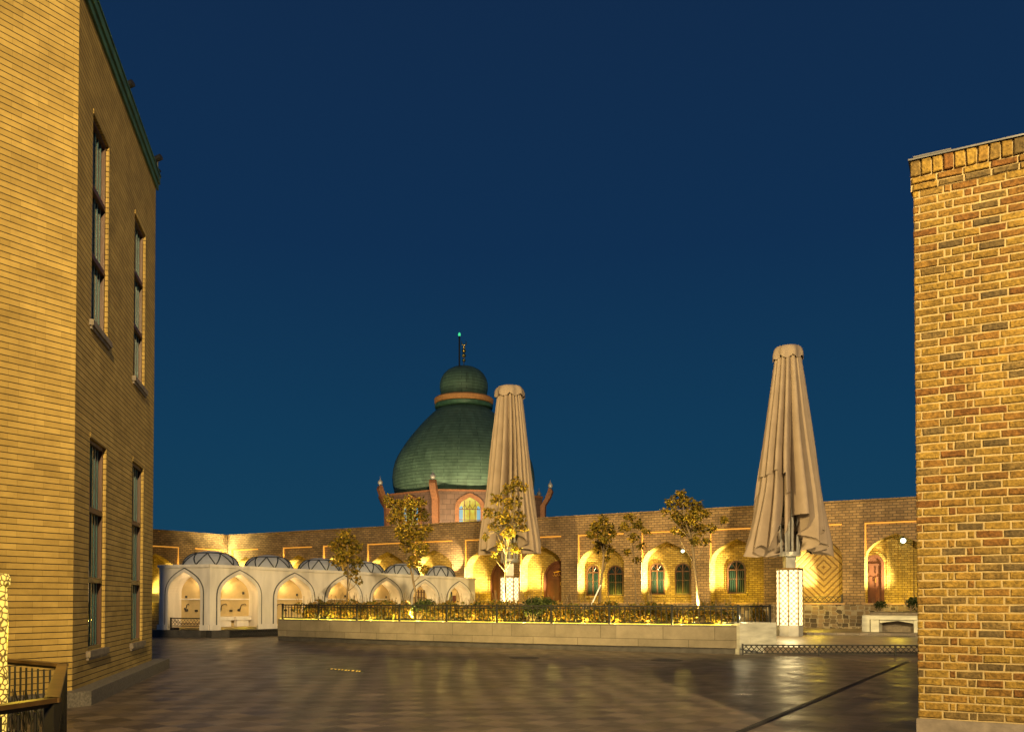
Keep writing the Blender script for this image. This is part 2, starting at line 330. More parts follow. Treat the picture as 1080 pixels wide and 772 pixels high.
M = dict(
    clad=clad('yellow_cladding_brick', (.44, .315, .100), (.34, .24, .072), (.035, .026, .017)),
    granite=plain('granite', (.11, .10, .09), .7, .45, 30, .2),
    copper=plain('green_copper', (.045, .12, .075), .5, .3, 3, .1),
    wood=plain('brown_window_wood', (.07, .028, .013), .45, .3, 6, .1, stretch=(1, 1, .15)),
    doorwood=plain('red_brown_door_wood', (.085, .024, .012), .75, .35, 5, .15, stretch=(1, 1, .15)),
    sill=plain('sill_stone', (.17, .14, .11), .7, .3, 8, .15),
    glass=plain('dark_glass', (.012, .02, .022), .06, .1, 2),
    curtain=plain('green_curtain_behind_glass', (.006, .016, .011), .35, .5, 5, 0, stretch=(6, 6, .05)),
    teal=plain('teal_blind_slat', (.03, .10, .11), .4, .2, 5),
    brick=island('red_yellow_brick', [(0, (.155, .070, .018)), (.2, (.21, .118, .026)), (.45, (.26, .170, .034)), (.75, (.225, .140, .028)), (.90, (.155, .105, .035)), (1, (.10, .072, .032))], .9, .9, 70, 0.0, .55),
    mortar=plain('pale_mortar', (.33, .25, .115), .95, .18, 14, .4),
    flash=plain('grey_flashing', (.10, .10, .10), .5, .2, 5, .05, .4),
    arcade=brickmat('arcade_brick', (.50, .33, .165), (.33, .215, .115), (.19, .14, .09), .30, .125, .018, bump=.8, dirt=.5),
    arcade_in=brickmat('arcade_inner_brick', (.46, .33, .095), (.28, .19, .05), (.15, .10, .035), .26, .10, .014, bump=.5, dirt=.35),
    trim=plain('sandstone_trim', (.40, .25, .13), .8, .2, 5, .2),
    diamond=diamond('diamond_brick', (.15, .085, .03), (.38, .26, .10), .29),
    rubble=rubble('rubble_stone'),
    plaster=plain('cream_plaster', (.74, .69, .65), .85, .20, 2.2, .12, bscale=20, stretch=(1, 1, .28)),
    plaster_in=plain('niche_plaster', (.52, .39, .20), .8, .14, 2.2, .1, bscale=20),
    greyline=plain('dark_grey_moulding', (.10, .10, .105), .7, .2, 6),
    domewhite=plain('pale_dome_render', (.40, .42, .48), .7, .12, 3, .05),
    domeline=plain('dark_dome_strap', (.035, .04, .05), .6, .2, 4),
    plinthstone=plain('dark_plinth_stone', (.06, .055, .05), .6, .3, 5, .2),
    travertine=brickmat('travertine_panels', (.27, .23, .165), (.21, .18, .13), (.09, .075, .055), 1.55, .40, .008, rough=.6, bump=.25, dirt=.4),
    marble=plain('pale_green_marble', (.55, .54, .46), .4, .3, 1.2, .05, stretch=(1.2, 1.2, 5)),
    iron=plain('black_iron', (.018, .017, .015), .5, .2, 8),
    bronze=plain('bronze_handrail', (.16, .095, .035), .4, .25, 8, .05, .3),
    gold=plain('gilded_metal', (.75, .48, .12), .3, .1, 4, 0, 1.0),
    soil=plain('dark_soil', (.05, .038, .025), .95, .4, 6, .5),
    cloth=plain('taupe_canvas', (.345, .27, .212), .8, .10, 2, .12, bscale=40, spec=.2),
    steel=plain('pale_grey_steel', (.42, .41, .39), .4, .12, 4, 0, .3),
    panel=panelmat('pierced_light_panel'),
    pierced=pierced('pierced_lamp_metal'),
    dome=domemat('copper_dome_sheets'),
    drum=brickmat('pink_drum_tile', (.125, .078, .058), (.098, .06, .045), (.055, .035, .026), .62, .42, .02, rough=.6, bump=.2, dirt=.25),
    ringbrick=plain('orange_terracotta', (.17, .07, .027), .7, .25, 6, .2),
    ringtile=plain('orange_ring_tile', (.50, .24, .08), .7, .2, 6, .1),  # brighter copy of the terracotta; the ring's glow is put into its colour
    stained=stained('stained_glass'),
    plaza=paving('dark_plaza_paving', (.150, .118, .092), (.085, .068, .055), .42, R(38), .23, .54),
    terrace=paving('terrace_paving', (.26, .21, .16), (.23, .19, .145), .6, R(-30), .3, .5),
    bark=plain('bark', (.19, .14, .085), .9, .35, 9, .4, stretch=(1, 1, .3)),
    leaf=island('leaf', [(0, (.06, .06, .010)), (.3, (.17, .14, .018)), (.65, (.33, .235, .028)), (1, (.48, .30, .035))], .6, 0, 20, .5),
    shrub=island('shrub_leaf', [(0, (.05, .065, .014)), (.35, (.14, .13, .025)), (.65, (.30, .20, .04)), (1, (.48, .26, .05))], .6, 0, 20, .45),
    darkleaf=island('dark_leaf', [(0, (.02, .04, .012)), (1, (.06, .075, .02))], .6, 0, 20, .25),
    led=emit('orange_cove_light', (1.0, .46, .07), .5),  # no lamp: light caught on the bay recess edges, put in as glow
    ledstrip=emit('yellow_led_strip', (1.0, .86, .10), 2.2),
    bluepane=emit('blue_stained_glass', (.16, .42, .55), .9, .05),
    bulb=emit('lit_globe', (.85, 1.0, .72), 5.0),
    uplight=emit('uplight_lens', (1, .85, .5), 12),
    greenlamp=emit('green_beacon', (.06, .8, .35), .8),
    black=plain('black_plastic', (.012, .012, .012), .5, .1, 4),
    red=plain('red_box', (.45, .03, .02), .5, .1, 4),
)

# ------------------------------------------------------------------ shapes
def arch_pts(sc, w, z0, z1, n=10, k=1.0):
    """pointed four-centred arch, left springing -> apex -> right springing"""
    rise = z1-z0; P = [(w, 0), (w, .50*rise), (.68*w, .70*rise), (0, rise)]; half = []
    for i in range(n+1):
        t = i/n; a = (1-t)**3; b = 3*t*(1-t)**2; c = 3*t*t*(1-t); d = t**3
        half.append((a*P[0][0]+b*P[1][0]+c*P[2][0]+d*P[3][0], a*P[0][1]+b*P[1][1]+c*P[2][1]+d*P[3][1]))
    return [(sc-x, z0+z) for x, z in half]+[(sc+x, z0+z) for x, z in reversed(half[:-1])]
def round_pts(sc, w, z0, rise, n=8):
    return [(sc-w*math.cos(math.pi*i/(2*n)), z0+rise*math.sin(math.pi*i/(2*n))) for i in range(2*n+1)]
def arch_wall(mb, s0, s1, zb, ztop0, ztop1, pts, d=0.0, zs=None):
    """a wall face from s0 to s1 with one arched opening, springing at pts[0], jambs down to zb"""
    zt = lambda s: ztop0+(ztop1-ztop0)*(s-s0)/(s1-s0)
    a, b = pts[0], pts[-1]
    mb.poly([(s0, d, zb), (a[0], d, zb), (a[0], d, a[1]), (a[0], d, zt(a[0])), (s0, d, zt(s0))])
    mb.poly([(b[0], d, zb), (s1, d, zb), (s1, d, zt(s1)), (b[0], d, zt(b[0])), (b[0], d, b[1])])
    for p, q in zip(pts, pts[1:]):
        mb.poly([(p[0], d, p[1]), (q[0], d, q[1]), (q[0], d, zt(q[0])), (p[0], d, zt(p[0]))])
def arch_reveal(mb, pts, zb, d0, d1):
    full = [(pts[0][0], zb)]+pts+[(pts[-1][0], zb)]
    for p, q in zip(full, full[1:]):
        mb.poly([(p[0], d0, p[1]), (p[0], d1, p[1]), (q[0], d1, q[1]), (q[0], d0, q[1])])
def band(mb, pts, zb, wd, d0, d1):
    """a moulding of width wd that follows an arch outside its edge, proud from d0 (wall) to d1"""
    full = [(pts[0][0], zb)]+pts+[(pts[-1][0], zb)]; n = len(full); outer = []
    for i, p in enumerate(full):
        a = full[max(i-1, 0)]; b = full[min(i+1, n-1)]; tx, tz = b[0]-a[0], b[1]-a[1]; L = math.hypot(tx, tz) or 1
        outer.append((p[0]-tz/L*wd, p[1]+tx/L*wd))
    for i in range(n-1):
        p, q, P, Q = full[i], full[i+1], outer[i], outer[i+1]
        mb.poly([(p[0], d1, p[1]), (q[0], d1, q[1]), (Q[0], d1, Q[1]), (P[0], d1, P[1])])
        mb.poly([(P[0], d1, P[1]), (Q[0], d1, Q[1]), (Q[0], d0, Q[1]), (P[0], d0, P[1])])
        mb.poly([(q[0], d1, q[1]), (p[0], d1, p[1]), (p[0], d0, p[1]), (q[0], d0, q[1])])
    return outer
def wall_holes(mb, s0, s1, z0, z1, holes, d=0.0, depth=.25):
    ss = sorted({s0, s1, *[h[0] for h in holes], *[h[1] for h in holes]}); zs = sorted({z0, z1, *[h[2] for h in holes], *[h[3] for h in holes]})
    for a, b in zip(ss, ss[1:]):
        for c, e_ in zip(zs, zs[1:]):
            m1, m2 = (a+b)/2, (c+e_)/2
            if any(h[0] < m1 < h[1] and h[2] < m2 < h[3] for h in holes): continue
            mb.poly([(a, d, c), (b, d, c), (b, d, e_), (a, d, e_)])
    for a, b, c, e_ in holes:
        D = d+depth
        mb.poly([(a, d, c), (a, d, e_), (a, D, e_), (a, D, c)]); mb.poly([(b, d, c), (b, D, c), (b, D, e_), (b, d, e_)])
        mb.poly([(a, d, e_), (b, d, e_), (b, D, e_), (a, D, e_)]); mb.poly([(a, d, c), (a, D, c), (b, D, c), (b, d, c)])

# ------------------------------------------------------------------ ground
mb = MB(); mb.poly([(-400, -60, 0), (400, -60, 0), (400, 900, 0), (-400, 900, 0)]); tag(mb.build('plaza_ground', M['plaza']), None, None, kind='structure')

# facade frames
AY = lambda h: 39*101/h
pA, pB = at(240, 565.3, AY(66.7)), at(970, 525.4, AY(106.6))
FA = Frame(pA, pB)                       # long arcade wall
pL = at(159, 559, AY(73.0)); FLs = Frame(pL, pA)   # short arcade wall to the left
ZTOP = pA.z; FLOOR = 1.37; TER = .20
# terrace in front of the arcade
e1, e2 = at(782, 0, 25.3), at(1100, 0, 24.6)
pts = [(e1.x-.4, e1.y), (e2.x+14, e2.y-1), (60, 60), (-60, 75), (-9.5, 48), (-2.6, 46), (-2.6, 40)]
mb = MB(); mb.prism([(p[0], p[1]) for p in pts], -.02, TER); tag(mb.build('terrace', M['terrace']), None, None, kind='structure')
mb = MB(); a, b = at(846, 0, 34), at(1100, 0, 31)
mb.prism([(a.x, a.y), (b.x+8, b.y-1), (b.x+14, b.y+12), (a.x-6, a.y+12)], TER-.01, TER+.09)
tag(mb.build('terrace_step', M['terrace']), None, None, kind='structure')

# ------------------------------------------------------------------ left brick building
cA = at(76, 727.7, 13.0); cB = at(160, 695.8, 19.5)
FS = Frame((cA.x, cA.y), (cB.x, cB.y), False)      # shaded side; n must point away from the right
if FS.n.x > 0: FS.n = -FS.n
dF = Vector((math.sin(R(32.8)), math.cos(R(32.8)), 0))
cC = Vector((cA.x, cA.y, 0)) - dF*16
FF = Frame((cC.x, cC.y), (cA.x, cA.y))
if FF.n.x > 0: FF.n = -FF.n
bld = thing('brick_building', 'tall yellow brick building with narrow windows and green coping at the left edge', 'building', (cA.x, cA.y, 0))
HT = at(166, 190, 19.5).z; PLZ = .22
def rng(a, b, c, e_):   # left, right, bottom, top pixels -> hole
    return (FS.hit(*a)[0], FS.hit(*b)[0], FS.hit(*c)[1], FS.hit(*e_)[1])
h1 = rng((96.5, 339), (112.5, 350), (96.5, 339), (101, 126)); h3 = rng((92.5, 686), (109, 690), (92.5, 686), (92.3, 459.5))
h2 = rng((138.7, 395), (150, 404), (138.7, 395), (141.4, 224)); h4 = rng((138, 678), (149, 682), (138, 678), (137.4, 484))
h1 = (h3[0], h3[1], h1[2], h1[3]); h2 = (h4[0], h4[1], h2[2], h2[3])
holes = [h1, h2, h3, h4]
mb = MB(FS); wall_holes(mb, 0, FS.len, PLZ, HT, holes, 0, .125)
q = FF
for a, b in (((q.p(0, 0, PLZ)), q.p(q.len, 0, PLZ)),):
    mb.v += [a, b, b+Vector((0, 0, HT-PLZ)), a+Vector((0, 0, HT-PLZ))]; n = len(mb.v); mb.f.append((n-4, n-3, n-2, n-1))
# far and rear walls, roof
bk = [FS.p(FS.len, 0, 0), FS.p(FS.len, 0, 0)+Vector((-9, 2.5, 0)), Vector((cC.x-9, cC.y+4, 0)), Vector((cC.x, cC.y, 0))]
for a, b in zip(bk, bk[1:]):
    n = len(mb.v); mb.v += [a+Vector((0, 0, PLZ)), b+Vector((0, 0, PLZ)), b+Vector((0, 0, HT)), a+Vector((0, 0, HT))]; mb.f.append((n, n+1, n+2, n+3))
mb.build('wall', M['clad'], bld)
n = MB(); n.v = [p+Vector((0, 0, HT-.02)) for p in [FS.p(0, 0, 0)]+bk]; n.f = [tuple(range(5))]; n.build('roof', M['flash'], bld)
# plinth, mitred at the corner
def off(fr, a, d): return fr.p(a, d, 0)
PW = .30
def isect(f1, d1, f2, d2):
    a, b = f1.p(0, d1, 0), f2.p(0, d2, 0); A = Matrix(((f1.u.x, -f2.u.x), (f1.u.y, -f2.u.y))); r_ = A.inverted() @ Vector((b.x-a.x, b.y-a.y)); return a+f1.u*r_[0]
co, ci = isect(FS, -PW, FF, -PW), isect(FS, .05, FF, .05)
mb = MB(); pl = [off(FF, 0, -PW), co, off(FS, FS.len+.55, -PW), off(FS, FS.len+.55, .6), off(FS, FS.len-.02, .6), off(FS, FS.len-.02, .05), ci, off(FF, 0, .05)]
mb.prism([(p.x, p.y) for p in pl], 0, PLZ); mb.build('plinth', M['granite'], bld)
# copper coping
mb = MB()
for fr, s0, s1 in ((FS, -.02, FS.len+.10), (FF, 0, FF.len+.02)):
    mb.fr = fr; mb.box((s0, -.08, HT-.06), (s1, .3, HT+.10)); mb.box((s0, -.045, HT-.20), (s1, -.004, HT-.062)); mb.box((s0, -.10, HT+.102), (s1, .25, HT+.14))
mb.build('coping', M['copper'], bld)
for a, b, c, t in holes:
    fw = .06
    mb = MB(FS); D0, D1 = .035, .115
    mb.box((a+.004, D0, c+.004), (a+fw, D1, t-.004)); mb.box((b-fw, D0, c+.004), (b-.004, D1, t-.004))
    mb.box((a+fw, D0, t-fw), (b-fw, D1, t-.004)); mb.box((a+fw, D0, c+.004), (b-fw, D1, c+fw))
    for k in (1, 2): z = c+(t-c)*k/3; mb.box((a+fw, D0-.01, z-.045), (b-fw, D1, z+.045))
    w = mb.build('window', M['wood'], bld)
    mb = MB(FS); mb.poly([(a+fw, D1-.02, c+fw), (b-fw, D1-.02, c+fw), (b-fw, D1-.02, t-fw), (a+fw, D1-.02, t-fw)]); mb.build('pane', M['glass'], w)
    mb = MB(FS)
    for k in range(5):
        x = a+fw+(b-a-2*fw)*(k+.5)/5
        mb.box((x-.035, D1-.032, c+fw), (x+.01, D1-.022, t-fw))
    mb.build('blind_slat', M['teal'], w)
    mb = MB(FS); mb.box((a-.12, -.07, c-.10), (b+.14, .06, c-.003)); mb.box((a-.09, -.04, c-.15), (b+.11, -.003, c-.102)); mb.build('sill', M['sill'], w)
    mb = MB(FS)   # raised brick surround on the far jamb
    mb.box((b, -.016, c), (b+.10, -.003, t+.08)); mb.box((a-.02, -.016, t), (b-.002, -.003, t+.08)); mb.build('surround', M['clad'], w)
# floodlights on the roof edge
for (px, py, Y, lab) in ((137, 96, 16.6, 'small black roof floodlight pair halfway along the green coping'), (167, 181, 19.4, 'small black lamp at the far end of the green coping')):
    p = at(px, py, Y); p.x -= .02; base = Vector((p.x, p.y, HT+.16))
    t = thing('roof_floodlight', lab, 'floodlight', base)
    MB().tube([base+Vector((0, 0, -.02)), base+Vector((0, 0, .22))], .02).box((base.x-.06, base.y-.06, base.z), (base.x+.06, base.y+.06, base.z+.03)).build('stem', M['black'], t)
    MB().tube([base+Vector((-.1, 0, .24)), base+Vector((.1, -.05, .30))], .07, 10).build('lamp_head', M['black'], t)

# ------------------------------------------------------------------ right brick building (every brick modelled)
rc = at(968.5, 700, 7.5); rd = Vector((.876, -.483, 0)).normalized()
FR = Frame((rc.x, rc.y), (rc.x+rd.x*5, rc.y+rd.y*5))
if FR.n.y < 0: FR.n = -FR.n
rb = thing('brick_building', 'near building of rough mixed yellow and red bricks with pale mortar at the right edge', 'building', (rc.x, rc.y, 0))
RZ0 = FR.hit(968.5, 757)[1]; RZ1 = FR.hit(965.5, 199)[1]; CRS = .0705
mb = MB(FR); LW = 4.2; BK = 4.0
mb.poly([(0, .008, RZ0), (LW, .008, RZ0), (LW, .008, RZ1+.03), (0, .008, RZ1+.03)])
mb.poly([(.008, 0, RZ0), (.008, 0, RZ1+.03), (.008, BK, RZ1+.03), (.008, BK, RZ0)])
mb.poly([(LW, 0, RZ0), (LW, BK, RZ0), (LW, BK, RZ1), (LW, 0, RZ1)]); mb.poly([(LW, BK, RZ0), (0, BK, RZ0), (0, BK, RZ1), (LW, BK, RZ1)])
mb.build('mortar_wall', M['mortar'], rb)
def add_brick(mb, s0, s1, z0, z1, d0, d1, jit=.003, side=False):
    """a hand-made brick: chamfered face with wobbly corners"""
    b = .0065; j = lambda: rnd.uniform(-jit, jit)
    o = [(s0+j(), z0+j()), ((s0+s1)/2, z0+j()), (s1+j(), z0+j()), (s1+j(), z1+j()), ((s0+s1)/2, z1+j()), (s0+j(), z1+j())]
    cs, cz = (s0+s1)/2, (z0+z1)/2
    inn = [(x+(b if x < cs-1e-3 else -b if x > cs+1e-3 else 0), z+(b if z < cz else -b)) for x, z in o]
    dd = d0+rnd.uniform(-.004, .003)
    V = [(x, d1, z) for x, z in o]+[(x, dd+.006, z) for x, z in o]+[(x, dd+rnd.uniform(-.0015, .0015), z) for x, z in inn]
    if side: V = [(d, s, z) for s, d, z in V]
    n = 6; Fc = []
    for r_ in (0, 1):
        for i in range(n): k = (i+1) % n; Fc.append((r_*n+i, r_*n+k, (r_+1)*n+k, (r_+1)*n+i))
    Fc.append(tuple(range(2*n, 3*n))); mb.mesh(V, Fc)
mb = MB(FR); z = RZ0+.006; row = 0; J = .013
while z+CRS < RZ1+.005:
    s = 0.0; first = True; seq = 0
    pat = [.046, .194, .060, .205, .205, .200, .205] if row % 2 else [.188, .200, .060, .205, .200, .205, .190]
    while s < LW-.02:
        wd = pat[seq % len(pat)] if seq < len(pat) else rnd.choice([.205, .2, .205, .06, .195])
        wd += rnd.uniform(-.008, .008)*(seq > 0); e_ = min(s+wd, LW)
        add_brick(mb, s+(J/2 if s > 0 else -.004), e_-J/2, z+J*.5, z+CRS-J*.5, 0, .02); s = e_; seq += 1
    # return side bricks
    s = .0
    while s < 1.6:
        e_ = s+(.105 if (row % 2 and s < .01) else .205); add_brick(mb, s+J/2+.008, e_-J/2, z+J*.5, z+CRS-J*.5, 0, .02, side=True); s = e_
    z += CRS; row += 1
mb.build('wall', M['brick'], rb)
ZT = z
# corbel courses, soldier course and flashing
mb = MB(FR); s = -.028
for k in range(2):
    s = -.008*(k+1)
    while s < LW: add_brick(mb, s+.005, s+.195, ZT+k*.062, ZT+k*.062+.05, -.004-.005*(k+1), .02); s += .205
s = -.026
while s < LW: add_brick(mb, s+.004, s+.078, ZT+.127, ZT+.262, -.018, .02, .004); s += .088
mb.build('soldier_course', M['brick'], rb)
mb = MB(FR); mb.box((-.022, .004, ZT-.004), (LW, .1, ZT+.262)); mb.build('cornice_mortar', M['mortar'], rb)
mb = MB(FR); mb.box((-.04, -.030, ZT+.266), (LW, .5, ZT+.281)); mb.box((.0, -.03, ZT+.284), (.30, .2, ZT+.296)); mb.build('roof_flashing', M['flash'], rb)
mb = MB(FR); mb.poly([(0, .3, ZT+.2), (LW, .3, ZT+.2), (LW, BK, ZT+.2), (0, BK, ZT+.2)]); mb.build('roof', M['flash'], rb)
mb = MB(FR); mb.box((-.018, -.03, 0), (LW, BK, RZ0)); mb.build('plinth', M['sill'], rb)

# ------------------------------------------------------------------ arcade
arc = thing('brick_arcade', 'long low brick arcade with lit pointed arches closing the far side of the square', 'arcade', (pA.x, pA.y, 0))
wal, inn, trim, leds = MB(FA), MB(FA), MB(FA), MB(FA)
DEP = .74; SPR_K = .56
# (frame left px, frame right px, apex px, apex py, content)
bays = [(244, 272, 258.5, 584, ''), (298, 329, 314, 583, ''), (340.5, 372, 356.5, 582, ''), (387, 428, 408, 581, ''), (437, 477, 457.5, 580, ''),
        (490, 533, 512.5, 578.5, 'door'), (548.4, 592, 570.5, 576.5, 'textdoor'), (609.2, 658, 634.5, 575.5, 'win2'), (676.4, 729, 703.5, 571.4, 'win2'),
        (748.5, 805.5, 779, 567.5, 'win1'), (831.5, 888.4, 860, 564.5, 'diamond'), (911.8, 978, 945, 559.7, 'sidedoor')]
BAY = []
for (xl, xr, xa, ya, kind) in bays:
    sl, sr = FA.hit(xl, 600)[0], FA.hit(xr, 600)[0]; zt = FA.hit(xa, ya)[1]; BAY.append([sl, sr, zt, kind])
# one more bay hidden behind the right-hand building
BAY.append([BAY[-1][1]+1.1, BAY[-1][1]+1.1+(BAY[-1][1]-BAY[-1][0]), BAY[-1][2], ''])
APEX = sum(b[2] for b in BAY[3:])/len(BAY[3:])
FZ = FA.hit(860, 552.5)[1]            # top of the sunk panel round each arch
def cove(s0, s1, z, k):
    # an L of glow standing in for lit recess edges: along the panel's top edge and a little way down one side
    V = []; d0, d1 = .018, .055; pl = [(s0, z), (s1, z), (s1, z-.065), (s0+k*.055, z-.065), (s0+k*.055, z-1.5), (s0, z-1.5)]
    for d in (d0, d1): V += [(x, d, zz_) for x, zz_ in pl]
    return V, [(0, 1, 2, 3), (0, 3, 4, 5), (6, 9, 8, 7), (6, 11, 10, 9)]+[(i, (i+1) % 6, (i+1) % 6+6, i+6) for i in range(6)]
prev = 0.0; SE = BAY[-1][1]+1.2
for i, (sl, sr, zt, kind) in enumerate(BAY):
    wal.poly([(prev, 0, FLOOR), (sl, 0, FLOOR), (sl, 0, ZTOP), (prev, 0, ZTOP)]); prev = sr
    wal.poly([(sl, 0, FZ), (sr, 0, FZ), (sr, 0, ZTOP), (sl, 0, ZTOP)])
    rec = .10; sc = (sl+sr)/2; w = (sr-sl)/2-.02; zsp = FLOOR+.48*(APEX-FLOOR)
    zsp = APEX-.92*w
    pts = arch_pts(sc, w, zsp, APEX)
    arch_wall(wal, sl, sr, FLOOR, FZ, FZ, pts, rec)
    for a, b in (((sl, FLOOR), (sl, FZ)), ((sl, FZ), (sr, FZ)), ((sr, FZ), (sr, FLOOR))):
        wal.poly([(a[0], 0, a[1]), (b[0], 0, b[1]), (b[0], rec, b[1]), (a[0], rec, a[1])])
    arch_reveal(inn, pts, FLOOR, rec, rec+DEP)
    inn.poly([(sl-.2, rec+DEP, FLOOR), (sr+.2, rec+DEP, FLOOR), (sr+.2, rec+DEP, FZ), (sl-.2, rec+DEP, FZ)])
    inn.poly([(sl, rec, FLOOR), (sr, rec, FLOOR), (sr, rec+DEP, FLOOR), (sl, rec+DEP, FLOOR)])
    # inner order of the arch (a second, smaller step) and the light on the frame edge, made as a glowing strip
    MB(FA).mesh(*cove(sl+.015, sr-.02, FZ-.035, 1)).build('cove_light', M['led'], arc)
    MB(FA).box((sl-.1, -.075, FLOOR+.002), (sr+.1, .05, FLOOR+.07)).build('ledge', M['trim'], arc)
wal.poly([(prev, 0, FLOOR), (SE, 0, FLOOR), (SE, 0, ZTOP), (prev, 0, ZTOP)])
wal.poly([(0, 0, ZTOP), (SE, 0, ZTOP), (SE, 3.5, ZTOP), (0, 3.5, ZTOP)]); wal.poly([(SE, 0, 0), (SE, 3.5, 0), (SE, 3.5, ZTOP), (SE, 0, ZTOP)])
wal.poly([(0, 3.5, 0), (SE, 3.5, 0), (SE, 3.5, ZTOP), (0, 3.5, ZTOP)])
# short wing to the left
lw, li = MB(FLs), MB(FLs); prev = -16; LL = FLs.len
zap = APEX; B2 = []
for xl, xr in ((205.5, 236), (159.5, 189)):
    B2.append((FLs.hit(xl, 590)[0], FLs.hit(xr, 590)[0]))
B2 = sorted(B2); wd = B2[0][1]-B2[0][0]; B2 = [(B2[0][1]-wd*1.6-1.6-1.6*wd, B2[0][1]-wd*1.6-1.6)]+[(B2[0][1]-wd*1.6, B2[0][1])]+B2[1:]
for sl, sr in B2:
    lw.poly([(prev, 0, FLOOR), (sl, 0, FLOOR), (sl, 0, ZTOP), (prev, 0, ZTOP)]); prev = sr
    lw.poly([(sl, 0, FZ), (sr, 0, FZ), (sr, 0, ZTOP), (sl, 0, ZTOP)]); sc = (sl+sr)/2; w = (sr-sl)/2-.05
    pts = arch_pts(sc, w, APEX-.92*min(w, 1.6), APEX); arch_wall(lw, sl, sr, FLOOR, FZ, FZ, pts, .1)
    for a, b in (((sl, FLOOR), (sl, FZ)), ((sl, FZ), (sr, FZ)), ((sr, FZ), (sr, FLOOR))):
        lw.poly([(a[0], 0, a[1]), (b[0], 0, b[1]), (b[0], .1, b[1]), (a[0], .1, a[1])])
    arch_reveal(li, pts, FLOOR, .1, .1+DEP); li.poly([(sl-.2, .1+DEP, FLOOR), (sr+.2, .1+DEP, FLOOR), (sr+.2, .1+DEP, FZ), (sl-.2, .1+DEP, FZ)])
    li.poly([(sl, .1, FLOOR), (sr, .1, FLOOR), (sr, .1+DEP, FLOOR), (sl, .1+DEP, FLOOR)])
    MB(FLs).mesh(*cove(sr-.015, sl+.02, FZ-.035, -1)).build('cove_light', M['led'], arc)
lw.poly([(prev, 0, FLOOR), (LL, 0, FLOOR), (LL, 0, ZTOP), (prev, 0, ZTOP)]); lw.poly([(-16, 0, ZTOP), (LL, 0, ZTOP), (LL, 3.5, ZTOP), (-16, 3.5, ZTOP)])
lw.poly([(-16, 0, 0), (-16, 3.5, 0), (-16, 3.5, ZTOP), (-16, 0, ZTOP)])
wal.v, n0, wal_f = wal.v+lw.v, len(wal.v), lw.f; wal.f += [tuple(i+n0 for i in f) for f in wal_f]
n0 = len(inn.v); inn.v += li.v; inn.f += [tuple(i+n0 for i in f) for f in li.f]
wal.build('wall', M['arcade'], arc); inn.build('niche', M['arcade_in'], arc);
mb = MB(FA); mb.box((0, -.06, 0), (SE, -.002, FLOOR)); mb.fr = FLs; mb.box((-16, -.06, 0), (LL-.07, -.002, FLOOR)); mb.build('stone_base', M['rubble'], arc)
mb = MB(FA); mb.box((-.03, -.07, ZTOP+.003), (SE, .5, ZTOP+.09)); mb.fr = FLs; mb.box((-16, -.07, ZTOP+.003), (LL-.08, .5, ZTOP+.09)); mb.build('parapet_coping', M['arcade'], arc)
def arcade_window(s0, s1, z0, z1, d):
    w = (s1-s0)/2; sc = (s0+s1)/2; rise = w*1.0; zs = z1-rise; pts = round_pts(sc, w, zs, rise)
    mb = MB(FA); ip = round_pts(sc, w-.07, zs, rise-.07)
    band(mb, ip, z0, .07, d, d-.07)
    mb.box((s0, d-.07, z0), (s1, d, z0+.07)); mb.box((sc-.03, d-.06, z0+.07), (sc+.03, d-.003, z1-.07))
    for zz in (zs, z0+(zs-z0)*.62): mb.box((s0+.07, d-.055, zz-.03), (s1-.07, d-.004, zz+.03))
    for k in (-1, 1): mb.tube([(sc, d-.03, zs), (sc+k*.5*(w-.07), d-.03, zs+.78*(rise-.07))], .018, 4)
    win = mb.build('window', M['wood'], arc)
    mb = MB(FA); mb.poly([(s0+.06, d-.012, z0+.06)]+[(s1-.06, d-.012, z0+.06)]+[(p[0], d-.012, p[1]) for p in reversed(ip)]); mb.build('pane', M['glass'], win)
    mb = MB(FA); n = 7
    for k in range(n):
        x = s0+.1+(s1-s0-.2)*(k+.5)/n
        if abs(x-sc) < .05: continue
        mb.tube([(x, d-.025, z0+.08), (x, d-.025, zs-.04)], .045, 6)
    mb.build('curtain', M['curtain'], win)
    mb = MB(FA); mb.box((s0-.08, d-.12, z0-.1), (s1+.08, d-.002, z0-.003)); mb.build('sill', M['arcade_in'], win)
    mb = MB(FA); band(mb, round_pts(sc, w+.002, zs, rise), z0, .10, d, d-.035); mb.build('surround', M['arcade_in'], win)
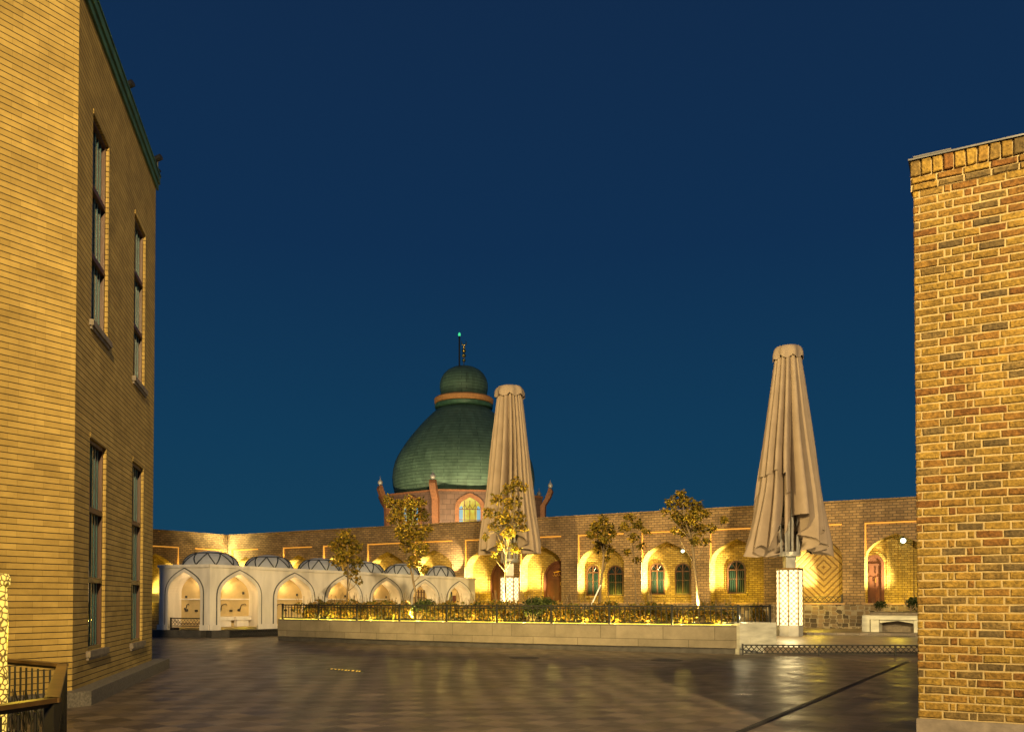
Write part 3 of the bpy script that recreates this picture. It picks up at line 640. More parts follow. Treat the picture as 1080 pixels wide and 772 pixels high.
def arcade_door(sc, w, z1, d, text=False, fr=FA):
    pts = round_pts(sc, w-.12, z1-w, w-.1)
    mb = MB(fr); mb.poly([(sc-w+.12, d-.02, FLOOR), (sc+w-.12, d-.02, FLOOR)]+[(p[0], d-.02, p[1]) for p in reversed(pts)])
    for k in (-1, 1):
        for j in range(3):
            z0 = FLOOR+.15+j*.62; x0 = sc+k*.06 if k > 0 else sc-w+.2; x1 = sc+w-.2 if k > 0 else sc-.06
            mb.box((x0, d-.045, z0), (x1, d-.022, z0+.5))
    dr = mb.build('door', M['doorwood'], arc)
    mb = MB(fr); band(mb, pts, FLOOR, .12, d, d-.10); mb.box((sc-w+.1, d-.06, z1-w-.06), (sc+w-.1, d-.024, z1-w+.04)); mb.build('door_frame', M['doorwood'], dr)
    mb = MB(fr); band(mb, round_pts(sc, w+.003, z1-w, w+.02), FLOOR, .14, d, d-.06); mb.build('surround', M['arcade_in'], dr)
    mb = MB(fr); mb.tube([(sc+.05, d-.07, FLOOR+1.0), (sc+.05, d-.07, FLOOR+1.2)], .02); mb.build('handle', M['gold'], dr)
    if text:
        mb = MB(fr); zz = z1-w+.16; r2 = random.Random(3); s = sc-w*.45
        for k in range(6):
            L = w*.13; up = r2.choice([.18, .08, .13])
            mb.tube([(s, d-.05, zz+.05), (s+L*.3, d-.05, zz), (s+L*.8, d-.05, zz+.02), (s+L, d-.05, zz+up)], .014, 5); s += L*1.15
        mb.tube([(sc-w*.4, d-.05, zz+.2), (sc, d-.05, zz+.26), (sc+w*.35, d-.05, zz+.19)], .014, 5)
        mb.build('gilt_script', M['gold'], dr)
D = .1+DEP
for (sl, sr, zt, kind), src in zip(BAY, bays):
    sc = (sl+sr)/2
    if kind == 'win2':
        xs = ((619, 632.8), (641.2, 658)) if src[0] < 650 else ((685.6, 701.6), (712, 729))
        ytop, ybot = (596, 628) if src[0] < 650 else (593.6, 627)
        for a, b in xs:
            s0, s1 = FA.hit(a, 612, D)[0], FA.hit(b, 612, D)[0]; arcade_window(s0, s1, FA.hit(a, ybot, D)[1], FA.hit((a+b)/2, ytop, D)[1], D)
    elif kind == 'win1':
        for a, b in ((767.3, 787),):
            s0, s1 = FA.hit(a, 612, D)[0], FA.hit(b, 612, D)[0]; arcade_window(s0, s1, FA.hit(a, 626, D)[1], FA.hit((a+b)/2, 591, D)[1], D)
    elif kind in ('door', 'textdoor'):
        a = FA.hit(518.5 if kind == 'door' else 574.5, 620, D)[0]; w = .98
        arcade_door(a+w, w, FA.hit(530 if kind == 'door' else 586, 591.5, D)[1], D-.002, kind == 'textdoor')
    elif kind == 'diamond':
        c = FA.hit(869, 600, D)[0]; zc = FA.hit(869, 598, D)[1]
        mb = MB(FA); d = D-.05; mb.box((c-1.25, d, FLOOR), (c+1.35, D-.003, FZ-.3))
        P = FA.p(c, d, 0); t = Vector((FA.n.y, -FA.n.x, 0)); t = t if t.x > 0 else -t
        mb.build('diamond_panel', M['diamond'], arc, uv0=(P.dot(t), zc))
    elif kind == 'sidedoor':
        FD = Frame(FA.p(sl+.06, .28, 0), FA.p(sl+.06, 1.1, 0)); FD.n = -FA.u
        a = FA.hit(921, 610, D)[0]; arcade_door(a+.05, .42, FA.hit(920, 585.5, D)[1], D-.002)
        for px in (937, 950, 962):
            s = FA.hit(px, 610, D)[0]; MB(FA).box((s-.06, D-.08, FLOOR), (s+.06, D-.003, FZ-.25)).build('rib', M['arcade_in'], arc)
q = FA.p(FA.hit(486, 600)[0], -1.1, 3.2); lamp('pier_light', 'SPOT', q, 420, (1, .72, .36), .06, FA.p(FA.hit(479, 590)[0], 0, 3.9), 60, .4)
# lights inside the bays
for i, (sl, sr, zt, kind) in enumerate(BAY[:-1]):
    sc = (sl+sr)/2; w = (sr-sl)/2
    lamp('bay_light', 'SPOT', FA.p(sc+.62*w, .14, FLOOR+.10), 7600*rnd.uniform(.75, 1.2), (1, .84, .36), .05, FA.p(sl+.10*w, .30, APEX-1.15*w), 54, 1.0, spec=.3)
    lamp('bay_light', 'POINT', FA.p(sc+.1*w, -.25, FLOOR+.5), 70, YEL, .25, spec=.1)
for sl, sr in B2:
    sc = (sl+sr)/2; w = (sr-sl)/2
    lamp('bay_light', 'SPOT', FLs.p(sc-.62*w, .14, FLOOR+.10), 7600*rnd.uniform(.75, 1.2), (1, .84, .36), .05, FLs.p(sr-.10*w, .30, APEX-1.15*w), 54, 1.0, spec=.3)
    lamp('bay_light', 'POINT', FLs.p(sc, -.25, FLOOR+.5), 70, YEL, .25, spec=.1)
# glass globe lamps hanging in bays
for px, py, k, lab in ((870, 573.5, 10, 'round lit globe lamp hanging in the arch with the diamond brick panel'), (952.6, 570, 11, 'round lit globe lamp in the last arch beside the right brick building'), (720, 581, 8, 'small lit globe lamp in the two-window arch behind the tallest planter tree')):
    s, z = FA.hit(px, py, .45); p = FA.p(s, .45, z); rr = .11 if k > 8 else .08
    t = thing('globe_lamp', lab, 'lamp', p, 'globe lamps in the arches')
    prof = [(rr*math.sin(math.pi*i/10)+1e-3, -rr*math.cos(math.pi*i/10)) for i in range(11)]
    MB().lathe(p, prof, 16).build('globe', M['bulb'], t, smooth=True)
    MB().tube([p+Vector((0, 0, rr)), p+Vector((0, 0, rr+.35))], .012).lathe(p+Vector((0, 0, rr-.02)), [(.05, 0), (.05, .05), (.02, .08)], 10).build('stem', M['black'], t)
# low iron grille at the foot of the diamond bay
sl, sr = BAY[10][0], BAY[10][1]; g = thing('grille', 'low black iron grille across the foot of the diamond brick arch', 'grille', FA.p(sl, -.05, FLOOR+.07))
mb = MB(FA); z0 = FLOOR+.07; mb.box((sl, -.06, z0+.27), (sr, -.03, z0+.30)); mb.box((sl, -.06, z0+.02), (sr, -.03, z0+.05)); mb.build('rail', M['iron'], g)
mb = MB(FA); x = sl
while x < sr-.2: mb.tube([(x, -.045, z0+.05), (x+.2, -.045, z0+.27)], .012, 4); mb.tube([(x+.2, -.045, z0+.05), (x, -.045, z0+.27)], .012, 4); x += .2
mb.build('lattice', M['iron'], g); MB(FA).box((sr-.05, -.07, z0-.02), (sr+.01, -.01, z0+.38)).build('post', M['iron'], g)

# stone trough with shrubs and a stone bench before the last bay
b0, b1 = at(909.5, 664, 35.0), at(985, 664, 33.2); FB = Frame(b0, b1)
if FB.n.y < 0: FB.n = -FB.n
bz0, bz1 = TER+.09, at(940, 649, 34.2).z
pt = thing('stone_trough', 'long stone plant trough behind the pale bench below the last arch', 'planter', FB.p(0, .6, bz0))
MB(FB).box((.1, .55, bz0), (6, 1.5, bz1+.12)).build('trough_wall', M['sill'], pt); MB(FB).box((.15, .6, bz1+.123), (5.9, 1.45, bz1+.14)).build('soil', M['soil'], pt)
bn = thing('stone_bench', 'pale stone bench with two block legs at the right end of the terrace', 'bench', FB.p(0, 0, bz0))
L = FB.len
MB(FB).box((0, 0, bz1-.17), (L, .5, bz1)).build('seat', M['marble'], bn)
for a in (.32, L-.75): MB(FB).box((a, .05, bz0), (a+.32, .45, bz1-.172)).build('leg', M['marble'], bn)
MB(FB).mesh([(.66, .1, bz1-.172), (L-.77, .1, bz1-.172), (L-.77, .1, bz1-.30), ((L)/2, .1, bz1-.21), (.66, .1, bz1-.30), (.66, .3, bz1-.172), (L-.77, .3, bz1-.172), (L-.77, .3, bz1-.30), (L/2, .3, bz1-.21), (.66, .3, bz1-.30)], [(0, 1, 2, 3, 4), (5, 9, 8, 7, 6), (2, 7, 8, 3), (3, 8, 9, 4), (0, 5, 6, 1), (0, 4, 9, 5), (1, 6, 7, 2)]).build('apron', M['marble'], bn)
MB(FB).box((-.02, .02, bz0), (.02+.26, .4, bz1-.172)).build('end_block', M['marble'], bn)

# ------------------------------------------------------------------ domed building behind
DY = 75.0; K = DY/F; DC = Vector(((489-CX)*K, DY, 0)); zz = lambda y: at(489, y, DY).z
dm = thing('domed_hall', 'green copper onion dome on a pinkish tiled drum rising behind the arcade', 'dome', (DC.x, DC.y, 0))
rad = [(69.5, 527.5), (72.6, 521), (74.4, 513), (75, 505), (74.2, 497), (72.2, 489), (69.5, 483), (65.9, 476.8), (61.5, 470), (56.3, 462.8), (51.5, 457), (46, 450.4), (41, 445), (34.8, 438.7), (27, 431.5)]
MB().lathe(DC, [(r*K, zz(y)) for r, y in rad], 64).build('dome', M['dome'], dm, smooth=True)
MB().lathe(DC, [(28*K, zz(432)), (30.5*K, zz(431)), (31*K, zz(428)), (29*K, zz(426.5))], 48).build('lower_ring', M['copper'], dm, smooth=False)
MB().lathe(DC, [(29*K, zz(427)), (31*K, zz(426)), (31.5*K, zz(422)), (30*K, zz(420.5)), (26*K, zz(420))], 48).build('ring', M['ringtile'], dm)
lan = [(23, 421), (24.5, 416), (25.5, 410), (25.3, 405), (24, 400), (21.5, 395.5), (17.5, 391.5), (12, 388.5), (6, 386.8), (1.2, 386)]
MB().lathe(DC, [(r*K, zz(y)) for r, y in lan], 48).build('lantern', M['dome'], dm, smooth=True)
mb = MB(); mb.tube([DC+Vector((0, 0, zz(387))), DC+Vector((0, 0, zz(364)))], .035)
for y, r in ((380, .16), (375, .19), (370, .19), (366.5, .12)): mb.lathe(DC, [(r*math.sin(math.pi*i/8)+1e-3, zz(y)-r*math.cos(math.pi*i/8)) for i in range(9)], 12)
mb.tube([DC+Vector((.22*math.cos(a), 0, zz(362)+.22*math.sin(a)+.05)) for a in [R(130+k*28) for k in range(11)]], [.01, .03, .045, .055, .06, .06, .06, .055, .045, .03, .01], 6)
mb.build('finial', M['gold'], dm, smooth=True)
DR = 85*K; ph = [R(-90-15+45*k) for k in range(8)]  # vertices of the octagonal drum, seen from the front
vx = [DC+Vector((DR*math.cos(a), DR*math.sin(a), 0)) for a in ph]
mb = MB(); mb.prism([(v.x, v.y) for v in vx], 0, zz(528)); mb.build('drum', M['drum'], dm)
mb = MB(); mb.prism([((v.x-DC.x)*1.012+DC.x, (v.y-DC.y)*1.012+DC.y) for v in vx], zz(528)+.003, zz(526.2)); mb.build('drum_cornice', M['ringbrick'], dm)
for k in range(8):
    a = Vector(((vx[k].x-DC.x), (vx[k].y-DC.y), 0)).normalized(); t = Vector((-a.y, a.x, 0)); z0, z1 = zz(560), zz(518)
    prof = [(-.35, z0), (.25, z0), (.30, z0+2.0), (.75, z0+2.7), (.95, z0+3.2), (.85, z1-.05), (.62, z1), (.50, z1-.35), (.28, z1-.9), (-.1, z1-1.5), (-.35, z1-2.0)]
    mb = MB(); n = len(prof); V = [vx[k]+a*r-t*.26+Vector((0, 0, z)) for r, z in prof]+[vx[k]+a*r+t*.26+Vector((0, 0, z)) for r, z in prof]
    mb.mesh(V, [tuple(range(n)), tuple(range(2*n-1, n-1, -1))]+[(i, (i+1) % n, (i+1) % n+n, i+n) for i in range(n)])
    fin = mb.build('corner_fin', M['ringbrick'], dm)
    c = vx[k]+a*.72+Vector((0, 0, z1)); MB().lathe(c, [(.05, -.02), (.16, .08), (.22, .2), (.2, .32), (.1, .45), (.03, .55), (.01, .8)], 12).build('fin_finial', M['steel'], fin, smooth=True)
    # stained-glass window in the middle of each drum face
    b = vx[(k+1) % 8]; fr = Frame(vx[k], b); mid = (vx[k]+b)/2-DC; fr.n = -mid.normalized(); fr.n.z = 0
    sc = fr.len/2; zb = zz(562); za = zz(531.5); pts = arch_pts(sc, .86, za-1.1, za-.18)
    mb = MB(fr); band(mb, pts, zb, .34, -.002, -.16); w = mb.build('window', M['ringbrick'], dm)
    mb = MB(fr); mb.poly([(pts[0][0], -.02, zb), (pts[-1][0], -.02, zb)]+[(p[0], -.02, p[1]) for p in reversed(pts)]); mb.build('pane', M['stained'], w)
    for k in (-1, 1): MB(fr).poly([(sc+k*.86, -.024, zb), (sc+k*.56, -.024, zb), (sc+k*.56, -.024, za-1.05), (sc+k*.66, -.024, za-.85), (sc+k*.86, -.024, za-1.05)]).build('blue_pane', M['bluepane'], w)
    mb = MB(fr)
    for x in (-.43, 0, .43): mb.box((sc+x-.03, -.06, zb), (sc+x+.03, -.022, za-.45))
    for z in (za-2.0, za-1.15): mb.box((sc-.86, -.055, z-.03), (sc+.86, -.023, z+.03))
    for x in (-.43, 0.0, .43): mb.tube([(sc+x-.2, -.04, za-1.15), (sc+x, -.04, za-.75), (sc+x+.2, -.04, za-1.15)], .03, 5)
    mb.build('glazing_bar', M['wood'], w)
ap = at(484.5, 386, DY-1.2)
am = thing('beacon_mast', 'thin mast with a green beacon standing just left of the dome finial', 'mast', ap)
MB().tube([Vector((ap.x, ap.y, zz(392))), Vector((ap.x, ap.y, zz(359)))], .07, 8).build('pole', M['black'], am)
MB().lathe((ap.x, ap.y, zz(359)), [(.07, 0), (.11, .06), (.11, .2), (.06, .3), (.01, .33)], 10).build('beacon', M['greenlamp'], am)
for dx, e_ in ((-7.5, 3600), (.0, 4200), (6.5, 3600)):
    q = Vector((DC.x+dx, DC.y-12, ZTOP+.6)); lamp('dome_floodlight', 'SPOT', q, e_, (1, .72, .36), .2, DC+Vector((dx*.5, -4.5, 9.5)), 80, .9)
    t = thing('roof_floodlight', None, None, q)
    MB().box((q.x-.2, q.y-.55, q.z-.35), (q.x+.2, q.y-.25, q.z-.05)).build('housing', M['black'], t)
    MB().box((q.x-.03, q.y-.43, ZTOP), (q.x+.03, q.y-.37, q.z-.352)).build('bracket', M['black'], t)
    tag(t, 'small floodlight on the arcade roof aimed up at the green dome', 'floodlight', 'dome floodlights on the arcade roof')

# ------------------------------------------------------------------ ablution pavilion
k0, k1 = at(221, 664, 36.0), at(501, 655, 47.0); FP = Frame(k0, k1)
if FP.n.y < 0: FP.n = -FP.n
kl = at(167.5, 664, 36.9); FPL = Frame(kl, k0)
if FPL.n.y < 0: FPL.n = -FPL.n
PB = .40
pv = thing('ablution_pavilion', 'low cream pavilion of pointed washing niches with a row of pale little domes', 'pavilion', (k0.x, k0.y, 0))
wal, nic, lin, whi, rev = MB(FP), MB(FP), MB(FP), MB(FP), MB(FP); L = FP.len
zt0, zt1 = FP.hit(221, 595.5)[1], FP.hit(500, 610)[1]; ZT = lambda s: zt0+(zt1-zt0)*s/L
cen = [(252.5, 24.0, 602), (310.5, 22.2, 605), (362.5, 20.3, 607.5), (407.5, 17.6, 609.5), (448, 15.6, 611.5), (484.5, 13.4, 613)]
prev = 0.0; ND = .80; NI = []
for i, (xc, hw, ya) in enumerate(cen):
    sc = FP.hit(xc, 630)[0]; w = (FP.hit(xc+hw, 630)[0]-FP.hit(xc-hw, 630)[0])/2; za = FP.hit(xc, ya)[1]
    NI.append((sc, w, za))
for i, (sc, w, za) in enumerate(NI):
    nxt = L if i == len(NI)-1 else (sc+w+NI[i+1][0]-NI[i+1][1])/2
    wi = w*.83; pts = arch_pts(sc, wi, za-.12-1.15*wi, za-.12)
    arch_wall(wal, prev, nxt, PB, ZT(prev), ZT(nxt), pts); arch_reveal(rev, pts, PB, 0, ND)
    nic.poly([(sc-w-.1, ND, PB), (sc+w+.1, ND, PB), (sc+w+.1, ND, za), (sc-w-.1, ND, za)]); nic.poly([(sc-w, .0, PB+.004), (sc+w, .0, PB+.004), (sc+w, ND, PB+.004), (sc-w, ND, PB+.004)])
    o = band(whi, pts, PB, w*.13, -.002, -.035)
    op = [(p[0], p[1]) for p in o[1:-1]]; band(lin, op, PB, w*.045, -.002, -.028); prev = nxt
LLn = FPL.len
for m_ in (wal, nic, lin, whi, rev): m_.fr = FPL
sc = FPL.hit(194.5, 630)[0]; w = (FPL.hit(215, 630)[0]-FPL.hit(174, 630)[0])/2; za = FPL.hit(193.5, 600)[1]; wi = w*.83; lz = FPL.hit(170, 596.2)[1]
pts = arch_pts(sc, wi, za-.12-1.15*wi, za-.12); arch_wall(wal, 0, LLn, PB, lz, zt0, pts); arch_reveal(rev, pts, PB, 0, ND)
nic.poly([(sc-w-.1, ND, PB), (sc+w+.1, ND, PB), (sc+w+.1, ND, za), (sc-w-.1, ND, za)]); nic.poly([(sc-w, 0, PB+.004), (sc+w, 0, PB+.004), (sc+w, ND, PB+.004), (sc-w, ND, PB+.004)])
o = band(whi, pts, PB, w*.13, -.002, -.035); band(lin, [(p[0], p[1]) for p in o[1:-1]], PB, w*.045, -.002, -.028)
NIL = (sc, w, za)
for m_ in (wal, nic, lin, whi, rev): m_.fr = None
# ends, back and roof
bd = 1.9; A = FP.p(L, 0, 0); B = FP.p(L, bd, 0); C_ = FP.p(0.6, bd+.6, 0); Dd = kl+Vector((-.2, 2.2, 0)); Dd.z = 0; E_ = Vector((kl.x, kl.y, 0))
zs = [zt1, zt1, zt0, lz, lz]; q = [A, B, C_, Dd, E_]
for i in range(4): a, b = q[i], q[i+1]; wal.poly([(a.x, a.y, PB), (b.x, b.y, PB), (b.x, b.y, zs[i+1]), (a.x, a.y, zs[i])])
k0g = Vector((k0.x, k0.y, 0)); wal.poly([(A.x, A.y, zt1-.01), (B.x, B.y, zt1-.01), (C_.x, C_.y, zt0-.01), (k0g.x, k0g.y, zt0-.01)]); wal.poly([(k0g.x, k0g.y, zt0-.01), (C_.x, C_.y, zt0-.01), (Dd.x, Dd.y, lz-.01), (E_.x, E_.y, lz-.01)])
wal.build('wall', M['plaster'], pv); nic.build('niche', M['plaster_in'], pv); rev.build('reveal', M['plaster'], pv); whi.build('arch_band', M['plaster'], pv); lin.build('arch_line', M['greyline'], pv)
mb = MB(FP)
mb.mesh([(-.03, -.06, zt0-.10), (L, -.06, zt1-.08), (L, -.06, zt1+.03), (-.03, -.06, zt0+.03), (-.03, .2, zt0-.10), (L, .2, zt1-.08), (L, .2, zt1+.03), (-.03, .2, zt0+.03)], [(0,1,2,3),(3,2,6,7),(0,4,5,1),(1,5,6,2),(0,3,7,4)])
mb.fr = FPL; mb.mesh([(-.05, -.06, lz-.10), (LLn-.0, -.06, zt0-.10), (LLn, -.06, zt0+.03), (-.05, -.06, lz+.03), (-.05, .2, lz-.10), (LLn, .2, zt0-.10), (LLn, .2, zt0+.03), (-.05, .2, lz+.03)], [(0,1,2,3),(3,2,6,7),(0,4,5,1),(0,3,7,4)])
mb.build('cornice', M['plaster'], pv)
mb = MB(FP); mb.box((-.12, -.42, 0), (L+.3, .3, PB-.10)); mb.fr = FPL; mb.box((-.4, -.42, 0), (LLn-.13, .3, PB-.10)); mb.build('step', M['plinthstone'], pv)
mb = MB(FP); prevs = 0
edges = [(-.02, NI[0][0]-NI[0][1]*.83)]+[(NI[i][0]+NI[i][1]*.83, NI[i+1][0]-NI[i+1][1]*.83) for i in range(5)]+[(NI[5][0]+NI[5][1]*.83, L)]
for a, b in edges: mb.box((a, -.07, PB-.098), (b, .1, PB+.12))
mb.fr = FPL; mb.box((-.05, -.07, PB-.098), (NIL[0]-NIL[1]*.83, .1, PB+.12)); mb.box((NIL[0]+NIL[1]*.83, -.07, PB-.098), (LLn-.03, .1, PB+.12)); mb.build('plinth', M['plaster'], pv)
# domes with dark zigzag straps
domes = [(222, 28.5, 581.0), (283, 25.5, 585.2), (337, 23.5, 588.3), (384, 21.5, 591.5), (424, 19.5, 594), (464, 16.5, 596)]
for i, (xc, hw, yt) in enumerate(domes):
    dd = 1.75 if i else 1.55; s, _ = FP.hit(xc, 600, dd); c = FP.p(s, dd, 0); Yd = c.y; r = hw*Yd/F; zb = (zt0 if i == 0 else ZT(s))-.12; h = at(xc, yt, Yd).z-zb; r *= 1.02
    f = lambda t: (r*math.cos(t)**.9 if t < 1.57 else .002, zb+h*math.sin(t))
    prof = [f(math.pi/2*k/10) for k in range(10)]+[(.01, zb+h)]
    d = MB().lathe((c.x, c.y, 0), prof, 32).build('dome', M['domewhite'], pv, smooth=True)
    mb = MB(); N = 18; lo, hi = .16, .98
    P3 = lambda t, a: (c.x+(f(t)[0]+.012)*math.cos(a), c.y+(f(t)[0]+.012)*math.sin(a), f(t)[1]+.012)
    for k in range(N):
        a0, a1 = 2*math.pi*k/N, 2*math.pi*(k+1)/N; t0, t1 = (lo, hi) if k % 2 else (hi, lo)
        mb.tube([P3(t0+(t1-t0)*j/4, a0+(a1-a0)*j/4) for j in range(5)], .028, 5)
        mb.tube([P3(hi+.02, a0+(a1-a0)*j/2) for j in range(3)], .022, 5)
    mb.build('strap', M['domeline'], d)
# washing fittings, niche lights
def fitting(fr, sc, w, lab_part):
    mb = MB(fr); z = PB+.95
    mb.box((sc-w*.83, ND-.05, z+.24), (sc+w*.83, ND-.003, z+.29)); mb.build('shelf', M['plaster'], pv)
    for k in (-.5, .35):
        mb = MB(fr); x = sc+k*w
        mb.tube([(x, ND-.02, z-.22), (x, ND-.16, z-.20), (x, ND-.20, z-.12)], .03, 6); mb.tube([(x, ND-.12, z-.18), (x+.08, ND-.14, z+.02), (x+.22, ND-.2, z+.06), (x+.26, ND-.22, z+.0)], .018, 6)
        mb.lathe(fr.p(x, ND-.06, z-.22), [(.06, -.05), (.07, 0), (.05, .06)], 8); mb.build('tap', M['iron'], pv)
    MB(fr).box((sc-.05, ND-.1, z-.28), (sc+.05, ND-.003, z-.2)).build('soap_holder', M['iron'], pv)
    for k in (-.62, .62): MB(fr).lathe(fr.p(sc+k*w*.9, ND-.03, za-.95), [(.05, -.05), (.05, .05), (.01, .06)], 8).build('hook', M['iron'], pv)
for i, (sc, w, za_) in enumerate(NI):
    if i < 4: za = za_; fitting(FP, sc, w, '')
    lamp('niche_light', 'POINT', FP.p(sc-.2*w, .5, za_-.62), 15 if i else 19, (1, .68, .26), .08)
fitting(FPL, NIL[0], NIL[1], ''); lamp('niche_light', 'POINT', FPL.p(NIL[0]+.1, .5, NIL[2]-.62), 12, (1, .70, .32), .08)
sc, w, za = NI[0]; bs = MB(FP)
for a, b in ((sc-w*.72, sc-.06), (sc+.06, sc+w*.72)): bs.box((a, ND-.42, PB+.30), (b, ND-.003, PB+.46)); bs.box((a+.08, ND-.34, PB+.02), (b-.08, ND-.05, PB+.298))
bs.build('basin', M['plaster'], pv)
sc, w, za = NI[2]; FP_ = FP; MB(FP).box((sc-w*.62, ND-.14, PB+1.25), (sc-w*.50, ND-.003, PB+1.55)).build('soap_dispenser', M['red'], pv)
# lattice wall and door in the last two niches
sc, w, za = NI[4]; mb = MB(FP)
for k in range(6): x = sc-w*.4+k*w*.2; mb.box((x-.03, ND-.05, PB), (x+.03, ND-.004, za-.5))
for k in range(6): z = PB+.4+k*.3; mb.box((sc-w*.45, ND-.045, z-.02), (sc+w*.65, ND-.006, z+.02))
mb.build('lattice_screen', M['wood'], pv)
sc, w, za = NI[5]; MB(FP).box((sc-w*.75, ND-.06, PB), (sc+w*.15, ND-.003, za-.55)).build('door', M['glass'], pv); MB(FP).box((sc+w*.2, ND-.06, PB), (sc+w*.45, ND-.003, za-.75)).build('red_panel', M['doorwood'], pv)
# black lattice barriers in front of the first two niches
def barrier(name, fr, s0, s1, z0, z1, d, label, group=None):
    t = thing(name, label, 'barrier', fr.p(s0, d, z0), group)
    mb = MB(fr)
    for a, b in ((z0+.03, z0+.06), (z1-.04, z1)): mb.box((s0, d-.02, a), (s1, d+.02, b))
    mb.build('rail', M['iron'], t)
    for a in (s0, s1-.05): MB(fr).box((a, d-.025, z0-.02), (a+.05, d+.025, z1+.01)).build('post', M['iron'], t)
    mb = MB(fr); st = (z1-z0)*.42; x = s0
    while x < s1:
        for sg in (0, 1):
            a, b = x, min(x+(z1-z0-.1), s1); zz0, zz1 = (z0+.05, z0+.05+(b-a)) if sg == 0 else (z1-.03, z1-.03-(b-a))
            mb.tube([(a, d, zz0), (b, d, zz1)], .009, 4)
        x += st
    mb.build('lattice', M['iron'], t)
sc, w, za = NIL; barrier('lattice_barrier', FPL, sc-w*.80, sc+w*.85, PB+.02, PB+.42, .10, 'black lattice bench-height barrier in the washing niche on the angled end face', 'lattice barriers')
barrier('lattice_barrier', FP, NI[0][0]-NI[0][1]*.7, NI[1][0]-NI[1][1]*.2, .02, .30, -.62, 'low black lattice barrier on the ground before the second washing niche', 'lattice barriers')

# gap at far left: low wall with pale railing
g0, g1 = at(156, 660, 44), at(168.5, 660, 43); FG = Frame(g0, g1)
if FG.n.y < 0: FG.n = -FG.n
gw = thing('low_wall', 'low stone wall with a lit ledge glimpsed between the left building and the pavilion', 'wall', FG.p(0, 0, 0))
zl = FG.hit(162, 638)[1]; MB(FG).box((-5, 0, 0), (3, .3, zl)).build('wall', M['arcade'], gw)
MB(FG).box((-5, -.05, zl+.003), (3, .3, zl+.14)).build('ledge', M['trim'], gw)
lamp('ledge_light', 'POINT', FG.p(.3, -.35, zl+.1), 14, YEL, .05)
fe = thing('pale_railing', 'short pale metal railing on the low wall left of the pavilion', 'railing', FG.p(0, .1, zl+.14))
zf = FG.hit(162, 625.5)[1]; mb = MB(FG); mb.box((-5, .08, zf-.04), (2.2, .13, zf)); mb.build('rail', M['steel'], fe)
mb = MB(FG); x = -5
while x < 2.2: mb.box((x, .09, zl+.145), (x+.03, .12, zf-.042)); x += .13
mb.build('baluster_panel', M['steel'], fe)

# ------------------------------------------------------------------ foliage
def leaf_cloud(mb, blobs, n, size, r, droop=.0):
    tot = sum(b[3]**2 for b in blobs)
    for cx, cy, cz, br in blobs:
        for _ in range(int(n*br*br/tot)):
            while True:
                p = Vector((r.uniform(-1, 1), r.uniform(-1, 1), r.uniform(-1, 1)))
                if p.length < 1 and p.length > r.random()*.75: break
            c = Vector((cx, cy, cz))+p*br; c.z += p.z*-.1*br
            a = Vector((r.gauss(0, 1), r.gauss(0, 1), r.gauss(0, .7)-droop)).normalized(); b = a.cross(Vector((r.gauss(0, 1), r.gauss(0, 1), r.gauss(0, 1)))).normalized(); s = size*r.uniform(.6, 1.35)
            w = b*s*.34; m0 = c+a*s*.45; nn = a.cross(b)*s*.10
            k = len(mb.v); mb.v += [c, m0+w-nn, c+a*s, m0-w-nn]; mb.f += [(k, k+1, k+2), (k, k+2, k+3)]
def make_tree(label, px, pyb, Y, crown, seed, lean_px=0, nleaf=900, group='young planter trees', leaf=.15, tr=.05, zb=.80, arms=6):
    """crown: list of (px, py, r_px) blobs"""
    r = random.Random(seed); k = Y/F
    base = at(px, 640, Y); base.z = zb
    t = thing('young_tree', label, 'tree', base, group)
    blobs = []
    for (x, y, q) in crown:
        c = at(x, y, Y+r.uniform(-.35, .35)); blobs.append((c.x, c.y, c.z, q*k))
    top = max(blobs, key=lambda b: b[2]); fork = Vector((sum(b[0] for b in blobs)/len(blobs), base.y, min(b[2]-b[3]*.2 for b in blobs)))
    mb = MB(); mid = base.lerp(fork, .5)+Vector((r.uniform(-.05, .05), r.uniform(-.04, .04), 0))
    apex = Vector((top[0], top[1], top[2]+top[3]*.3))
    mb.tube([base, mid, fork, fork.lerp(apex, .5)+Vector((r.uniform(-.1, .1), 0, 0)), apex], [tr, tr*.85, tr*.7, tr*.4, tr*.12], 8)
    for b in blobs:
        st = base.lerp(fork, .75) if b[2] < fork.z+.4 else fork.lerp(apex, r.uniform(0, .55)); en = Vector(b[:3])
        mb.tube([st, st.lerp(en, .5)+Vector((0, 0, -.06)), en], [tr*.42, tr*.28, tr*.1], 5)
        for _ in range(arms): mb.tube([en, en+Vector((r.uniform(-1, 1), r.uniform(-1, 1), r.uniform(-.6, 1)))*b[3]*.85], [tr*.14, tr*.05], 4)
    mb.build('trunk', M['bark'], t, smooth=True)
    mb = MB(); leaf_cloud(mb, blobs, int(nleaf*1.5), leaf*.82, r, .3); mb.build('crown', M['leaf'], t)
    return t, base

